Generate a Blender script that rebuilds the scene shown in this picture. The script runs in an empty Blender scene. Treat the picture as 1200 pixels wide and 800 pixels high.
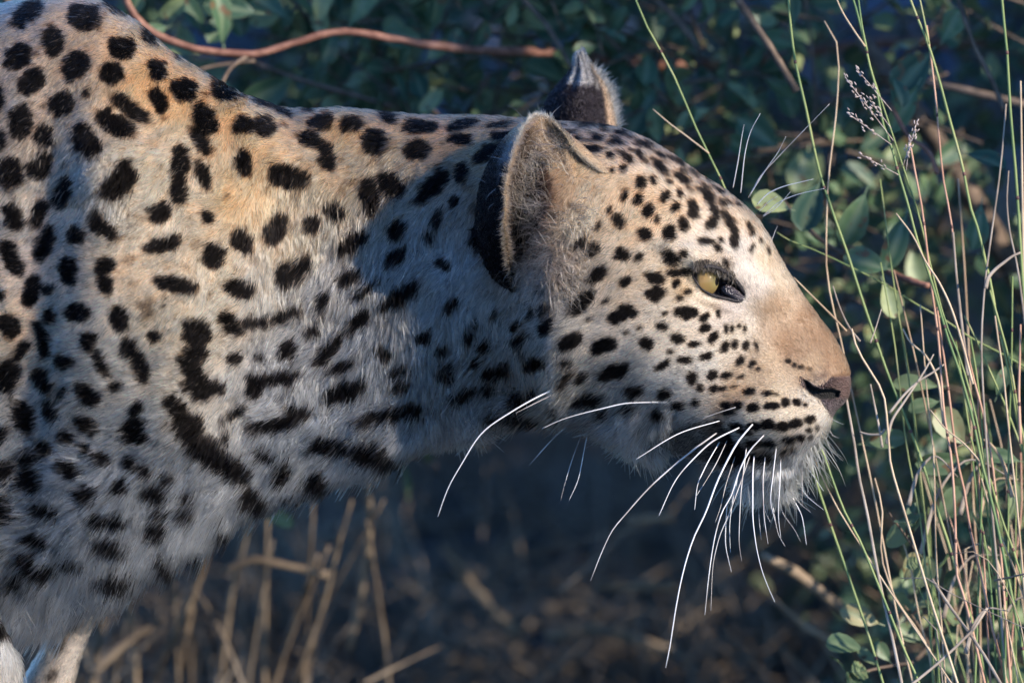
import bpy, math, random
import numpy as np
from mathutils import Vector, Matrix

random.seed(7)
rng = np.random.default_rng(7)
scene = bpy.context.scene
COL = scene.collection

# ------------------------------------------------------------------ measures, camera, world, sun
S = 0.00055            # metres per unit of the body plan
D0 = 5.0               # camera to animal
PITCH = math.radians(12)
H0 = 0.52
CP, SP = math.cos(PITCH), math.sin(PITCH)
ORI = np.array([0.0, 0.0, H0])
UPV = np.array([0.0, SP, CP])
FWD = np.array([0.0, CP, -SP])


def W(p):
    """plan coordinates (u right, v down, d toward the viewer, all in plan units) -> world metres"""
    p = np.asarray(p, dtype=np.float64)
    d = p[..., 2:3] * S
    k = (D0 - d) / D0
    x = (p[..., 0:1] - 600) * S * k
    z = (400 - p[..., 1:2]) * S * k
    return ORI + x * np.array([1.0, 0, 0]) + z * UPV - d * FWD


def ground_v(d):
    return 400 + (H0 / S + d * SP) / CP


cam_d = bpy.data.cameras.new('camera')
cam = bpy.data.objects.new('camera', cam_d)
COL.objects.link(cam)
cam.location = Vector(ORI - FWD * D0)
cam.rotation_euler = (math.pi / 2 - PITCH, 0, 0)
cam_d.sensor_width = 36
cam_d.lens = 36 * D0 / (1200 * S)
cam_d.clip_start = 0.1
cam_d.clip_end = 2000
cam_d.dof.use_dof = True
cam_d.dof.focus_distance = D0 - 95 * S
cam_d.dof.aperture_fstop = 4.6
cam_d.dof.aperture_blades = 0
scene.camera = cam

SUN_EL = math.radians(28)
SUN_AZ = math.radians(26)      # turned from +X toward the viewer
SDIR = np.array([math.cos(SUN_EL) * math.cos(SUN_AZ), -math.cos(SUN_EL) * math.sin(SUN_AZ), math.sin(SUN_EL)])
world = bpy.data.worlds.new('World')
scene.world = world
world.use_nodes = True
wn = world.node_tree.nodes
bg = wn['Background']
sky = wn.new('ShaderNodeTexSky')
sky.sky_type = 'NISHITA'
sky.sun_disc = False
sky.sun_elevation = SUN_EL
sky.sun_rotation = math.atan2(SDIR[0], SDIR[1])
sky.altitude = 900
sky.ozone_density = 10.0
sky.dust_density = 0.1
world.node_tree.links.new(sky.outputs[0], bg.inputs[0])
bg.inputs[1].default_value = 0.15

sun_d = bpy.data.lights.new('sun', 'SUN')
sun_d.energy = 3.9
sun_d.angle = math.radians(0.5)
sun_d.color = (1.0, 0.90, 0.78)
sun = bpy.data.objects.new('sun', sun_d)
COL.objects.link(sun)
sun.rotation_euler = Vector(-SDIR).to_track_quat('-Z', 'Y').to_euler()
sun.location = (5, -3, 6)

scene.view_settings.view_transform = 'Standard'
scene.view_settings.look = 'None'
scene.view_settings.gamma = 1
scene.view_settings.exposure = 1.36
scene.render.engine = 'CYCLES'
scene.cycles.max_bounces = 7
scene.cycles.transmission_bounces = 5
scene.cycles.diffuse_bounces = 3
scene.cycles.use_denoising = True
scene.cycles_curves.subdivisions = 2


# ------------------------------------------------------------------ helpers
def mix_noise(lo, hi, x):
    return lo + (hi - lo) * x


def vnoise(x, y, seed=0):
    """smooth value noise in 0..1"""
    r = np.random.default_rng(seed).random((64, 64)).astype(np.float32)
    xi = np.floor(x).astype(np.int64); yi = np.floor(y).astype(np.int64)
    fx = x - xi; fy = y - yi
    fx = fx * fx * (3 - 2 * fx); fy = fy * fy * (3 - 2 * fy)
    a = r[yi % 64, xi % 64]; b = r[yi % 64, (xi + 1) % 64]
    c = r[(yi + 1) % 64, xi % 64]; d = r[(yi + 1) % 64, (xi + 1) % 64]
    return (a * (1 - fx) + b * fx) * (1 - fy) + (c * (1 - fx) + d * fx) * fy


def pchip(xs, ys):
    xs = np.array(xs, float); ys = np.array(ys, float)
    h = np.diff(xs); dl = np.diff(ys) / h
    m = np.zeros(len(xs))
    m[0] = dl[0]; m[-1] = dl[-1]
    for i in range(1, len(xs) - 1):
        if dl[i - 1] * dl[i] > 0:
            w1 = 2 * h[i] + h[i - 1]; w2 = h[i] + 2 * h[i - 1]
            m[i] = (w1 + w2) / (w1 / dl[i - 1] + w2 / dl[i])

    def f(x):
        x = np.clip(np.asarray(x, float), xs[0], xs[-1])
        i = np.clip(np.searchsorted(xs, x) - 1, 0, len(xs) - 2)
        t = (x - xs[i]) / h[i]
        t2, t3 = t * t, t * t * t
        return ((2 * t3 - 3 * t2 + 1) * ys[i] + (t3 - 2 * t2 + t) * h[i] * m[i]
                + (-2 * t3 + 3 * t2) * ys[i + 1] + (t3 - t2) * h[i] * m[i + 1])
    return f


def smooth(e0, e1, x):
    t = np.clip((x - e0) / (e1 - e0), 0, 1)
    return t * t * (3 - 2 * t)


def poly_sd(px, py, poly):
    """signed distance (negative inside) of points to a polygon"""
    px = np.asarray(px, np.float32); py = np.asarray(py, np.float32)
    dmin = np.full(px.shape, 1e12, np.float32)
    inside = np.zeros(px.shape, bool)
    n = len(poly)
    for i in range(n):
        x0, y0 = poly[i]; x1, y1 = poly[(i + 1) % n]
        ex, ey = x1 - x0, y1 - y0
        wx, wy = px - x0, py - y0
        t = np.clip((wx * ex + wy * ey) / (ex * ex + ey * ey + 1e-9), 0, 1)
        dx, dy = wx - ex * t, wy - ey * t
        dmin = np.minimum(dmin, dx * dx + dy * dy)
        c = ((y0 <= py) & (y1 > py)) | ((y1 <= py) & (y0 > py))
        if abs(ey) > 1e-9:
            xc = x0 + (py - y0) / ey * ex
            inside ^= c & (px < xc)
    return np.where(inside, -1, 1) * np.sqrt(dmin)


def mesh_from(name, verts, faces):
    me = bpy.data.meshes.new(name)
    verts = np.asarray(verts, np.float32).reshape(-1, 3)
    if isinstance(faces, np.ndarray):
        n, k = faces.shape
        me.vertices.add(len(verts)); me.vertices.foreach_set('co', verts.ravel())
        me.loops.add(n * k); me.loops.foreach_set('vertex_index', faces.astype(np.int32).ravel())
        me.polygons.add(n)
        me.polygons.foreach_set('loop_start', np.arange(0, n * k, k, dtype=np.int32))
        me.update(calc_edges=True); me.validate()
    else:
        me.from_pydata(verts.tolist(), [], faces)
        me.update()
    me.polygons.foreach_set('use_smooth', np.ones(len(me.polygons), bool))
    return me


def link(name, data, parent=None, mat=None):
    o = bpy.data.objects.new(name, data)
    COL.objects.link(o)
    if mat is not None:
        data.materials.append(mat)
    if parent is not None:
        o.parent = parent
        o.matrix_parent_inverse = Matrix.Identity(4)
    return o


def thing(name, label, cat, loc=(0, 0, 0), group=None):
    o = bpy.data.objects.new(name, None)
    o.empty_display_size = 0.05
    COL.objects.link(o)
    o.location = loc
    o['label'] = label; o['category'] = cat
    if group:
        o['group'] = group
    return o


def child(name, verts, faces, parent, mat):
    """verts in world metres; parent is an unrotated empty"""
    v = np.asarray(verts, float).reshape(-1, 3) - np.array(parent.location)
    return link(name, mesh_from(name, v, faces), parent, mat)


def crom(pts, n):
    """smooth resample of a polyline (any dimension) into n points"""
    p = np.asarray(pts, float)
    seg = np.linalg.norm(np.diff(p, axis=0), axis=1)
    t = np.concatenate([[0], np.cumsum(seg)])
    q = np.linspace(0, t[-1], n)
    return np.stack([pchip(t, p[:, k])(q) for k in range(p.shape[1])], 1)


def tube(pts, rad, sides=6, flat=1.0, cap=True):
    """pts (n,3) world, rad scalar or (n,) -> verts, quad faces"""
    p = np.asarray(pts, float); n = len(p)
    rad = np.broadcast_to(np.asarray(rad, float), (n,))
    tg = np.gradient(p, axis=0); tg /= np.linalg.norm(tg, axis=1, keepdims=True) + 1e-12
    ref = np.array([0.0, 1.0, 0.1])
    a = np.cross(tg, ref); a /= np.linalg.norm(a, axis=1, keepdims=True) + 1e-12
    b = np.cross(tg, a)
    th = np.linspace(0, 2 * np.pi, sides, endpoint=False)
    v = p[:, None] + rad[:, None, None] * (np.cos(th)[None, :, None] * a[:, None] + flat * np.sin(th)[None, :, None] * b[:, None])
    f = []
    for i in range(n - 1):
        for j in range(sides):
            f.append((i * sides + j, i * sides + (j + 1) % sides, (i + 1) * sides + (j + 1) % sides, (i + 1) * sides + j))
    if cap:
        f.append(tuple(range(sides - 1, -1, -1)))
        f.append(tuple(range((n - 1) * sides, n * sides)))
    return v.reshape(-1, 3), f


def newmat(name):
    m = bpy.data.materials.new(name)
    m.use_nodes = True
    nt = m.node_tree
    return m, nt, nt.nodes['Principled BSDF'], nt.nodes['Material Output']


def ramp(nt, stops):
    r = nt.nodes.new('ShaderNodeValToRGB')
    while len(r.color_ramp.elements) < len(stops):
        r.color_ramp.elements.new(0.5)
    for e, (p, c) in zip(r.color_ramp.elements, stops):
        e.position = p; e.color = (*c, 1)
    return r


def noise_col_mat(name, stops, scale=30, rough=0.7, obj_rand=0.0, bump=0.0, trans=0.0, detail=6, spec=0.3, coord='Object', stretch=None):
    m, nt, b, out = newmat(name)
    tc = nt.nodes.new('ShaderNodeTexCoord')
    no = nt.nodes.new('ShaderNodeTexNoise'); no.inputs['Scale'].default_value = scale; no.inputs['Detail'].default_value = detail
    src = tc.outputs[coord]
    if stretch:
        mp = nt.nodes.new('ShaderNodeMapping'); mp.inputs['Scale'].default_value = stretch
        nt.links.new(src, mp.inputs[0]); src = mp.outputs[0]
    nt.links.new(src, no.inputs['Vector'])
    r = ramp(nt, stops)
    fac = no.outputs[0]
    if obj_rand:
        oi = nt.nodes.new('ShaderNodeObjectInfo')
        mm = nt.nodes.new('ShaderNodeMath'); mm.operation = 'MULTIPLY_ADD'
        nt.links.new(oi.outputs['Random'], mm.inputs[0]); mm.inputs[1].default_value = obj_rand; mm.inputs[2].default_value = -obj_rand / 2
        ad = nt.nodes.new('ShaderNodeMath'); ad.operation = 'ADD'
        nt.links.new(fac, ad.inputs[0]); nt.links.new(mm.outputs[0], ad.inputs[1]); fac = ad.outputs[0]
    nt.links.new(fac, r.inputs[0])
    nt.links.new(r.outputs[0], b.inputs['Base Color'])
    b.inputs['Roughness'].default_value = rough
    b.inputs['Specular IOR Level'].default_value = spec
    if bump:
        bp = nt.nodes.new('ShaderNodeBump'); bp.inputs['Strength'].default_value = bump; bp.inputs['Distance'].default_value = 0.002
        nt.links.new(no.outputs[0], bp.inputs['Height']); nt.links.new(bp.outputs[0], b.inputs['Normal'])
    if trans:
        tr = nt.nodes.new('ShaderNodeBsdfTranslucent'); nt.links.new(r.outputs[0], tr.inputs[0])
        mx = nt.nodes.new('ShaderNodeMixShader'); mx.inputs[0].default_value = trans
        nt.links.new(b.outputs[0], mx.inputs[1]); nt.links.new(tr.outputs[0], mx.inputs[2]); nt.links.new(mx.outputs[0], out.inputs[0])
    return m


# ------------------------------------------------------------------ leopard: outline of the body
TOP = pchip([-2300, -2050, -1800, -1640, -1520, -1450, -1350, -1200, -900, -600, -300, -150, -60, -15, 20, 70, 115, 150, 200, 250, 300, 350, 400, 450, 500, 560, 600, 640, 700, 740, 780, 820, 860, 885, 900, 915, 940, 960, 975, 985, 992, 996, 997.5],
            [1000, 800, 560, 400, 290, 215, 150, 112, 115, 118, 100, 66, 34, 13, 3, -4, 3, 22, 62, 94, 119, 130, 130, 134, 137, 137, 140, 143, 147, 157, 177, 205, 232, 256, 277, 305, 345, 373, 393, 410, 424, 438, 447])
BOT = pchip([-2300, -2050, -1800, -1640, -1540, -1480, -1400, -1300, -1100, -800, -400, -150, -60, 0, 60, 100, 150, 200, 250, 300, 340, 380, 420, 460, 500, 560, 600, 640, 680, 720, 760, 800, 850, 880, 910, 930, 950, 962, 970, 975, 981, 990, 996, 997.5],
            [1050, 870, 640, 480, 400, 440, 540, 640, 640, 650, 690, 722, 726, 720, 700, 684, 664, 636, 606, 576, 562, 550, 538, 524, 506, 494, 484, 482, 482, 496, 514, 530, 546, 565, 567, 558, 538, 520, 505, 491, 481, 472, 461, 449])
WID = pchip([-2300, -1800, -1560, -1480, -1350, -1100, -700, -300, 0, 100, 150, 200, 250, 300, 350, 400, 450, 500, 550, 600, 650, 700, 750, 800, 850, 880, 920, 950, 975, 985, 992, 996, 997.5],
            [26, 34, 45, 120, 190, 210, 215, 212, 205, 200, 190, 175, 157, 132, 106, 91, 86, 92, 110, 140, 162, 155, 142, 122, 100, 88, 74, 63, 47, 36, 24, 12, 1])
# relief on the flank that faces the viewer and its mirror: u, v, su, sv, turn, amount
BUMPS = [(836, 336, 26, 15, 25, -13), (822, 304, 30, 11, 25, 11), (872, 318, 14, 26, -30, 4), (720, 420, 62, 42, 0, 9), (905, 497, 48, 24, 0, 17),
         (922, 385, 36, 26, 50, -9), (868, 405, 22, 30, 0, -5), (640, 440, 34, 60, 0, 24), (585, 400, 24, 80, 10, -10),
         (120, 360, 90, 150, 0, 30), (46, 330, 24, 210, 6, -13), (-5, 350, 24, 170, 0, 4), (215, 400, 26, 80, 10, 12), (290, 400, 30, 90, 20, -10), (118, 195, 26, 30, 0, 14), (160, 150, 30, 14, 30, -8),
         (230, 520, 60, 22, 35, 10), (440, 500, 70, 16, 0, 8), (640, 215, 30, 40, 0, 12),
         (972, 452, 14, 13, 0, 8), (978, 447, 12, 5, -5, 4), (100, 600, 60, 40, 0, 10), (790, 520, 40, 12, 15, -8), (700, 250, 22, 50, 30, 5),
         (330, 200, 60, 18, 10, 6), (470, 330, 70, 20, -10, 5)]
MOUTH = [(842, 512), (860, 524), (885, 535), (910, 541), (935, 537), (955, 523)]
EYE_OPEN = [(811, 317), (820, 313), (836, 314), (850, 321), (861, 329), (869, 338), (874, 348), (867, 352), (852, 349), (836, 346), (824, 339), (815, 328)]
NOSTRIL = [(941, 444), (946, 446), (952, 452), (962, 456), (975, 455), (985, 458), (983, 466), (973, 468), (961, 468), (951, 464), (944, 456)]
NOSE = [(938, 441), (946, 445), (957, 453), (966, 450), (975, 442), (988, 441), (1010, 440), (1010, 470), (990, 476), (974, 490), (969, 480), (960, 467), (948, 461), (940, 452)]


def relief(u, v):
    h = np.zeros_like(u)
    for (a, b, su, sv, ang, amp) in BUMPS:
        c, s = math.cos(math.radians(ang)), math.sin(math.radians(ang))
        x = ((u - a) * c + (v - b) * s) / su; y = (-(u - a) * s + (v - b) * c) / sv
        h += amp * np.exp(-0.5 * (x * x + y * y))
    return h


def line_d(u, v, pl):
    dm = np.full(u.shape, 1e9)
    for (x0, y0), (x1, y1) in zip(pl[:-1], pl[1:]):
        ex, ey = x1 - x0, y1 - y0
        t = np.clip(((u - x0) * ex + (v - y0) * ey) / (ex * ex + ey * ey), 0, 1)
        dm = np.minimum(dm, np.hypot(u - x0 - ex * t, v - y0 - ey * t))
    return dm


def carve(u, v):
    h = np.zeros_like(u)
    h -= 7 * np.exp(-(line_d(u, v, MOUTH) / 4.5) ** 2)
    near = (u > 780) & (v > 280)
    if near.any():
        e = np.zeros_like(u)
        uu, vv = u[near], v[near]
        e[near] = -15 * smooth(1.5, -4, poly_sd(uu, vv, EYE_OPEN)) - 15 * smooth(1, -3.5, poly_sd(uu, vv, NOSTRIL)) + 2.5 * smooth(1, -3, poly_sd(uu, vv, NOSE))
        h += e
    return h


def section(u, phi, plain=False):
    """u, phi -> v, d"""
    t, b, w = TOP(u), BOT(u), WID(u)
    mid, half = (t + b) / 2, (b - t) / 2
    sp, cp = np.sin(phi), np.cos(phi)
    v = mid - half * np.sign(sp) * np.abs(sp) ** 0.96
    muzzle = smooth(840, 940, u)
    d = w * np.sign(cp) * np.abs(cp) ** (0.86) * (1 - 0.16 * muzzle * sp)
    f = smooth(0.0, 0.35, np.abs(cp)) * np.sign(cp)
    d = d + relief(u, v) * f * smooth(998, 970, u)
    if not plain:
        d = d + carve(u, v) * f
    return v, d


def dsurf(u, v, plain=True):
    """height of the near flank at plan point u, v"""
    u = np.atleast_1d(np.asarray(u, float)); v = np.atleast_1d(np.asarray(v, float))
    t, b = TOP(u), BOT(u)
    sp = np.clip(((t + b) / 2 - v) / ((b - t) / 2), -0.999, 0.999)
    phi = np.arcsin(np.sign(sp) * np.abs(sp) ** (1 / 0.96))
    return section(u, phi, plain)[1]


def surfp(u, v, off=0.0):
    return np.array([u, v, float(dsurf(u, v)[0]) + off])


# ------------------------------------------------------------------ coat pattern
SPOTS = [
(35,20,24,11,-35),(102,25,21,14,20),(64,49,17,13,75),(22,66,17,14,-45),(38,96,19,13,-35),(90,79,18,14,-50),(0,115,16,6,90),(73,122,16,14,-60),(26,143,20,13,100),(53,159,15,11,80),
(142,59,17,12,15),(131,87,15,13,10),(185,85,13,11,50),(135,17,17,6,28),(176,51,14,7,20),(214,74,13,5,20),(103,110,5,4,0),(153,127,29,9,37),(185,119,17,9,55),(215,108,17,12,10),
(240,142,19,13,55),(262,112,17,9,15),(246,90,6,3,20),(136,146,28,13,30),(102,165,22,13,60),(235,166,22,8,60),(285,150,14,11,10),(15,200,18,13,60),(48,194,17,13,-50),(138,213,24,16,-50),
(211,190,18,12,90),(209,222,19,10,85),(238,205,17,8,70),(285,192,17,10,80),(3,165,12,5,90),(310,125,14,8,15),(333,132,13,7,30),(363,131,8,3,0),(377,145,17,9,-10),(414,148,15,8,-5),
(457,140,13,6,25),(495,149,20,9,-5),(543,147,20,6,-15),(587,148,18,3.5,-3),(310,152,15,12,20),(366,165,18,9,20),(384,185,17,10,75),(439,167,15,14,20),(491,177,16,11,-10),(541,163,15,7,0),
(590,160,14,6,-3),(572,180,18,9,-35),(337,207,26,13,10),(433,230,22,12,85),(460,217,17,12,50),(508,218,28,10,-48),(542,203,13,8,-75),(534,236,8,6,-60),(513,256,13,6,-80),(321,269,20,14,-50),
(365,260,11,10,0),(392,246,16,9,5),(412,283,21,10,-25),(466,268,13,9,-40),(465,299,15,9,-30),(502,275,8,6,60),(333,320,16,9,-75),(353,314,17,9,-60),(410,324,16,8,-25),(430,338,20,4,-30),
(469,344,29,8,-32),(378,352,13,7,-60),(520,309,10,6,30),(530,357,11,7,-30),(495,392,9,10,90),(420,375,18,9,-40),(386,408,24,8,-45),(556,379,6,4,-45),(549,393,9,6,-40),(580,366,6,4,-30),
(13,208,14,11,60),(76,224,20,11,-75),(17,253,18,10,70),(46,250,17,8,-70),(15,302,24,10,63),(58,273,11,7,-80),(53,288,20,10,-65),(92,275,12,10,70),(121,264,24,9,45),(187,249,13,11,-10),
(192,285,24,9,-15),(243,254,9,6,60),(249,299,14,12,-60),(281,281,16,12,60),(205,332,26,9,10),(279,337,19,10,0),(82,317,18,10,85),(125,312,13,9,-45),(124,333,14,8,70),(38,340,20,10,-75),
(57,339,7,5,0),(1,345,8,6,90),(92,366,15,11,0),(140,373,15,10,60),(60,370,11,7,-80),(12,383,15,13,70),(48,392,16,8,80),(106,395,10,8,20),(181,393,8,6,30),(229,384,17,13,20),
(269,378,18,10,40),(300,375,20,6,0),(335,368,22,7,-15),(229,390,15,13,0),(231,405,14,10,90),(222,425,20,13,80),(232,450,20,14,20),(250,452,12,8,0),(273,417,8,7,-30),(305,415,6,4,0),
(337,408,12,9,-40),(366,387,10,6,-30),(320,440,36,8,-6),(298,452,12,10,100),(402,427,20,5,-25),(404,455,27,11,-22),(450,411,13,6,10),(470,432,14,4,-10),(470,451,14,5,-15),(527,426,11,4,-5),
(522,438,15,6,15),(517,410,8,6,-40),(557,425,6,4,-20),(580,435,16,8,-15),(569,405,8,5,-60),(546,460,16,6,-20),(571,455,6,4,0),(460,483,44,8,-10),(325,492,36,8,-12),(348,480,18,6,10),
(390,517,26,7,8),(440,524,26,9,5),(470,530,10,5,10),(310,527,16,7,25),(333,546,13,9,-60),(376,553,16,8,-10),(343,566,6,3,0),(362,570,6,4,0),(308,575,16,8,15),(587,483,13,4,-5),
(25,410,13,7,-60),(10,440,20,13,100),(52,405,14,8,70),(78,423,10,9,30),(52,444,17,9,55),(61,477,14,8,70),(75,457,6,5,0),(105,402,10,7,70),(120,425,20,6,62),(135,452,8,7,30),
(155,408,16,9,50),(168,432,18,8,75),(104,460,18,10,45),(28,488,20,12,60),(103,497,15,9,40),(160,478,11,8,-60),(159,503,17,14,0),(79,511,11,8,30),(102,523,8,5,30),(53,524,12,10,40),
(33,535,12,8,20),(122,535,12,7,30),(154,537,9,8,30),(171,547,9,7,50),(82,548,13,10,30),(38,563,15,13,0),(101,575,13,10,10),(142,566,12,10,-30),(3,550,10,12,0),(183,573,14,9,10),
(198,555,7,5,-20),(222,573,7,7,0),(187,592,8,7,0),(220,590,10,7,30),(205,475,17,11,50),(218,497,18,14,80),(235,520,22,14,20),(262,537,26,13,25),(280,547,16,10,30),(295,570,18,9,10),
(0,508,10,9,90),(55,594,16,9,10),(277,480,16,5,-30),(257,493,5,4,0),(262,510,8,5,-30),(296,496,10,6,0),(2,585,12,9,0),(48,628,20,6,12),(130,604,28,6,3),(132,630,22,8,18),
(42,654,24,7,25),(60,658,12,6,10),(24,672,10,6,40),(88,648,14,5,0),(183,612,12,9,20),(192,642,14,8,30),(138,664,18,7,0),(265,610,14,7,-10),(230,632,12,5,-10),(10,600,12,7,0),
(676,163,7,4,0),(702,164,8,4,0),(693,176,14,4.5,-5),(716,184,4.5,4,0),(737,187,9,4,40),(725,168,9,3.5,15),(690,147,16,2.5,5),(730,157,10,3,10),(748,155,10,3,10),(710,149,8,3,0),
(755,171,14,3,30),(750,183,8,3.5,60),(775,198,13,5.5,50),(731,199,7,4,-80),(718,201,4,2.5,-60),(751,216,9,5,-75),(748,234,7,5,-60),(766,213,5,4,90),(785,215,4,3,0),(779,232,8,5,-50),
(797,229,6,3,80),(732,229,8,3.5,-70),(760,247,8,6,-50),(791,244,7,4,-40),(724,258,11,7,70),(713,246,6,3,-50),(755,273,9,8,30),(770,257,5,2.5,90),(785,274,10,8,80),(701,264,7,3,-60),
(799,210,12,5.5,40),(830,231,12,6,50),(838,250,12,5,70),(835,264,9,7,-70),(812,248,12,7,75),(801,265,10,5,80),(855,262,18,5,60),(861,282,12,5,80),(828,284,11,4.5,5),(841,291,6,3,30),
(846,282,4,3,0),(844,211,6,3,60),(846,226,5,3,10),(848,239,6,3,50),(868,233,3,2,40),(879,267,6,3.5,60),(882,274,5,3,-60),(892,284,5,2.5,80),(882,292,6,2.5,-70),(900,295,5,2,80),
(832,214,4,2,0),(798,193,8,2.5,35),(821,197,6,2,20),(775,183,8,3,30),(787,302,12,8,40),(802,298,5,4,-40),(800,318,12,4,0),(792,332,6,4,-50),(805,342,5,3,0),(850,308,6,3,40),
(662,326,13,5,-65),(694,292,10,7,-40),(681,282,10,4,-60),(729,297,9,8,0),(749,301,6,4,-50),(700,321,12,9,-25),(733,330,9,6,-35),(682,354,18,10,-50),(709,352,5,3,-40),(729,367,18,9,-25),
(742,367,8,6,0),(768,325,12,7,15),(769,344,11,9,0),(790,319,10,4,0),(777,381,8,5,15),(797,366,8,6,10),(691,373,5,1.6,-20),(641,382,14,7,-50),(640,361,10,5,-60),(624,365,8,4,-60),
(605,381,9,5,-40),(607,397,11,6,-35),(638,332,8,4,-50),(750,384,4,2,0),(734,389,3,2,0),(668,399,15,8,-30),(707,405,16,9,-22),(625,424,15,8,-10),(663,425,8,3.5,-10),(665,437,10,4,-35),
(660,447,6,4,-40),(682,440,7,5,-35),(722,434,20,9,-20),(759,402,8,8,0),(786,411,4,2,0),(777,427,11,4,-30),(795,396,8,6,10),(745,458,11,7,-5),(779,460,9,6,-35),(690,466,20,7,5),
(740,477,9,4,0),(772,483,7,5,0),(713,483,8,5,-30),(619,464,17,8,-20),(620,485,22,6,5),(654,476,6,3,0),(610,413,6,3,-30),(796,475,8,5,0),(806,366,11,8,0),(825,371,7,4,-40),
(826,384,8,4.5,-45),(836,395,8,4.5,-50),(814,403,9,3,-5),(803,421,9,4,-5),(828,417,8,4,-15),(850,406,8,4,-45),(862,404,6,3.5,-70),(875,405,6,3.5,-70),(851,385,6,2.5,85),(858,385,5,2,85),
(866,382,4,2,80),(873,386,5,2,90),(868,423,7,4,-45),(882,427,6,3,-45),(889,432,3,2,0),(835,439,6,5,0),(852,439,8,3.5,-15),(868,441,5,2,-20),(812,443,7,8,0),(821,454,4,4,0),
(836,455,5,5,0),(846,455,6,3,-10),(860,453,4,1.5,0),(879,458,8,4,0),(900,461,7,3,-5),(910,462,4,1.5,10),(816,471,4,4,0),(851,475,7,4,0),(865,475,6,5,0),(883,477,8,5,0),
(905,475,9,5.5,0),(921,472,6,5,0),(935,472,6,4.5,0),(944,474,3,2.5,0),(887,406,8,2,80),(924,423,4,3,0),(932,428,3.5,3,0),(939,430,4,3,0),(949,433,3,1.5,0),(842,368,3,5,0),
(797,350,5,3,0),(779,367,4,2,-20),(885,500,10,5,-3),(900,498,10,6,-3),(918,498,10,5,-5),(932,495,9,5,-8),(948,491,7,4,-15),(863,500,10,4,0),(885,519,12,4,0),(902,519,9,3.5,-5),
(925,515,8,4,-5),(938,512,6,4,-10),(950,511,3,3,0),(948,503,3,2.5,0),(957,500,2.5,2.5,0),(920,528,4,4,0),(930,526,3.5,3,0),(855,483,9,3,0),(874,506,9,3,8),(580,245,55,16,-65),(600,290,40,14,-80)]
FAINT = [(87, 732, 10, 4, -70, .85), (70, 757, 12, 5, -65, .85), (62, 792, 9, 6, -50, .8), (92, 775, 7, 3, -70, .6),(178,172,8,4,0,.5),(151,304,9,6,-10,.6),(155,331,7,5,20,.5),(172,361,14,9,55,.75),(480,501,8,5,-20,.5),(540,297,14,8,90,.45),(65,568,6,5,0,.5),(890,362,17,11,20,.42),(903,345,10,8,30,.25),
         (690,466,30,10,5,.35),(640,478,26,12,0,.3),(846,482,10,10,0,.5),(886,404,8,14,0,.35),(838,360,20,3,20,.5),(855,308,7,4,40,.6),(800,345,10,6,0,.3),(965,415,20,14,50,.12),(870,300,8,14,60,.2),(560,330,10,8,0,.25)]
LIPS = [(842, 488), (850, 500), (858, 507), (862, 514), (875, 522), (885, 526), (905, 531), (922, 534), (910, 537), (888, 541), (868, 545), (846, 546), (805, 538), (772, 523), (764, 510), (790, 500), (818, 495)]
U0, V0, GW, GH = -2400, -60, 3420, 1500


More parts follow.
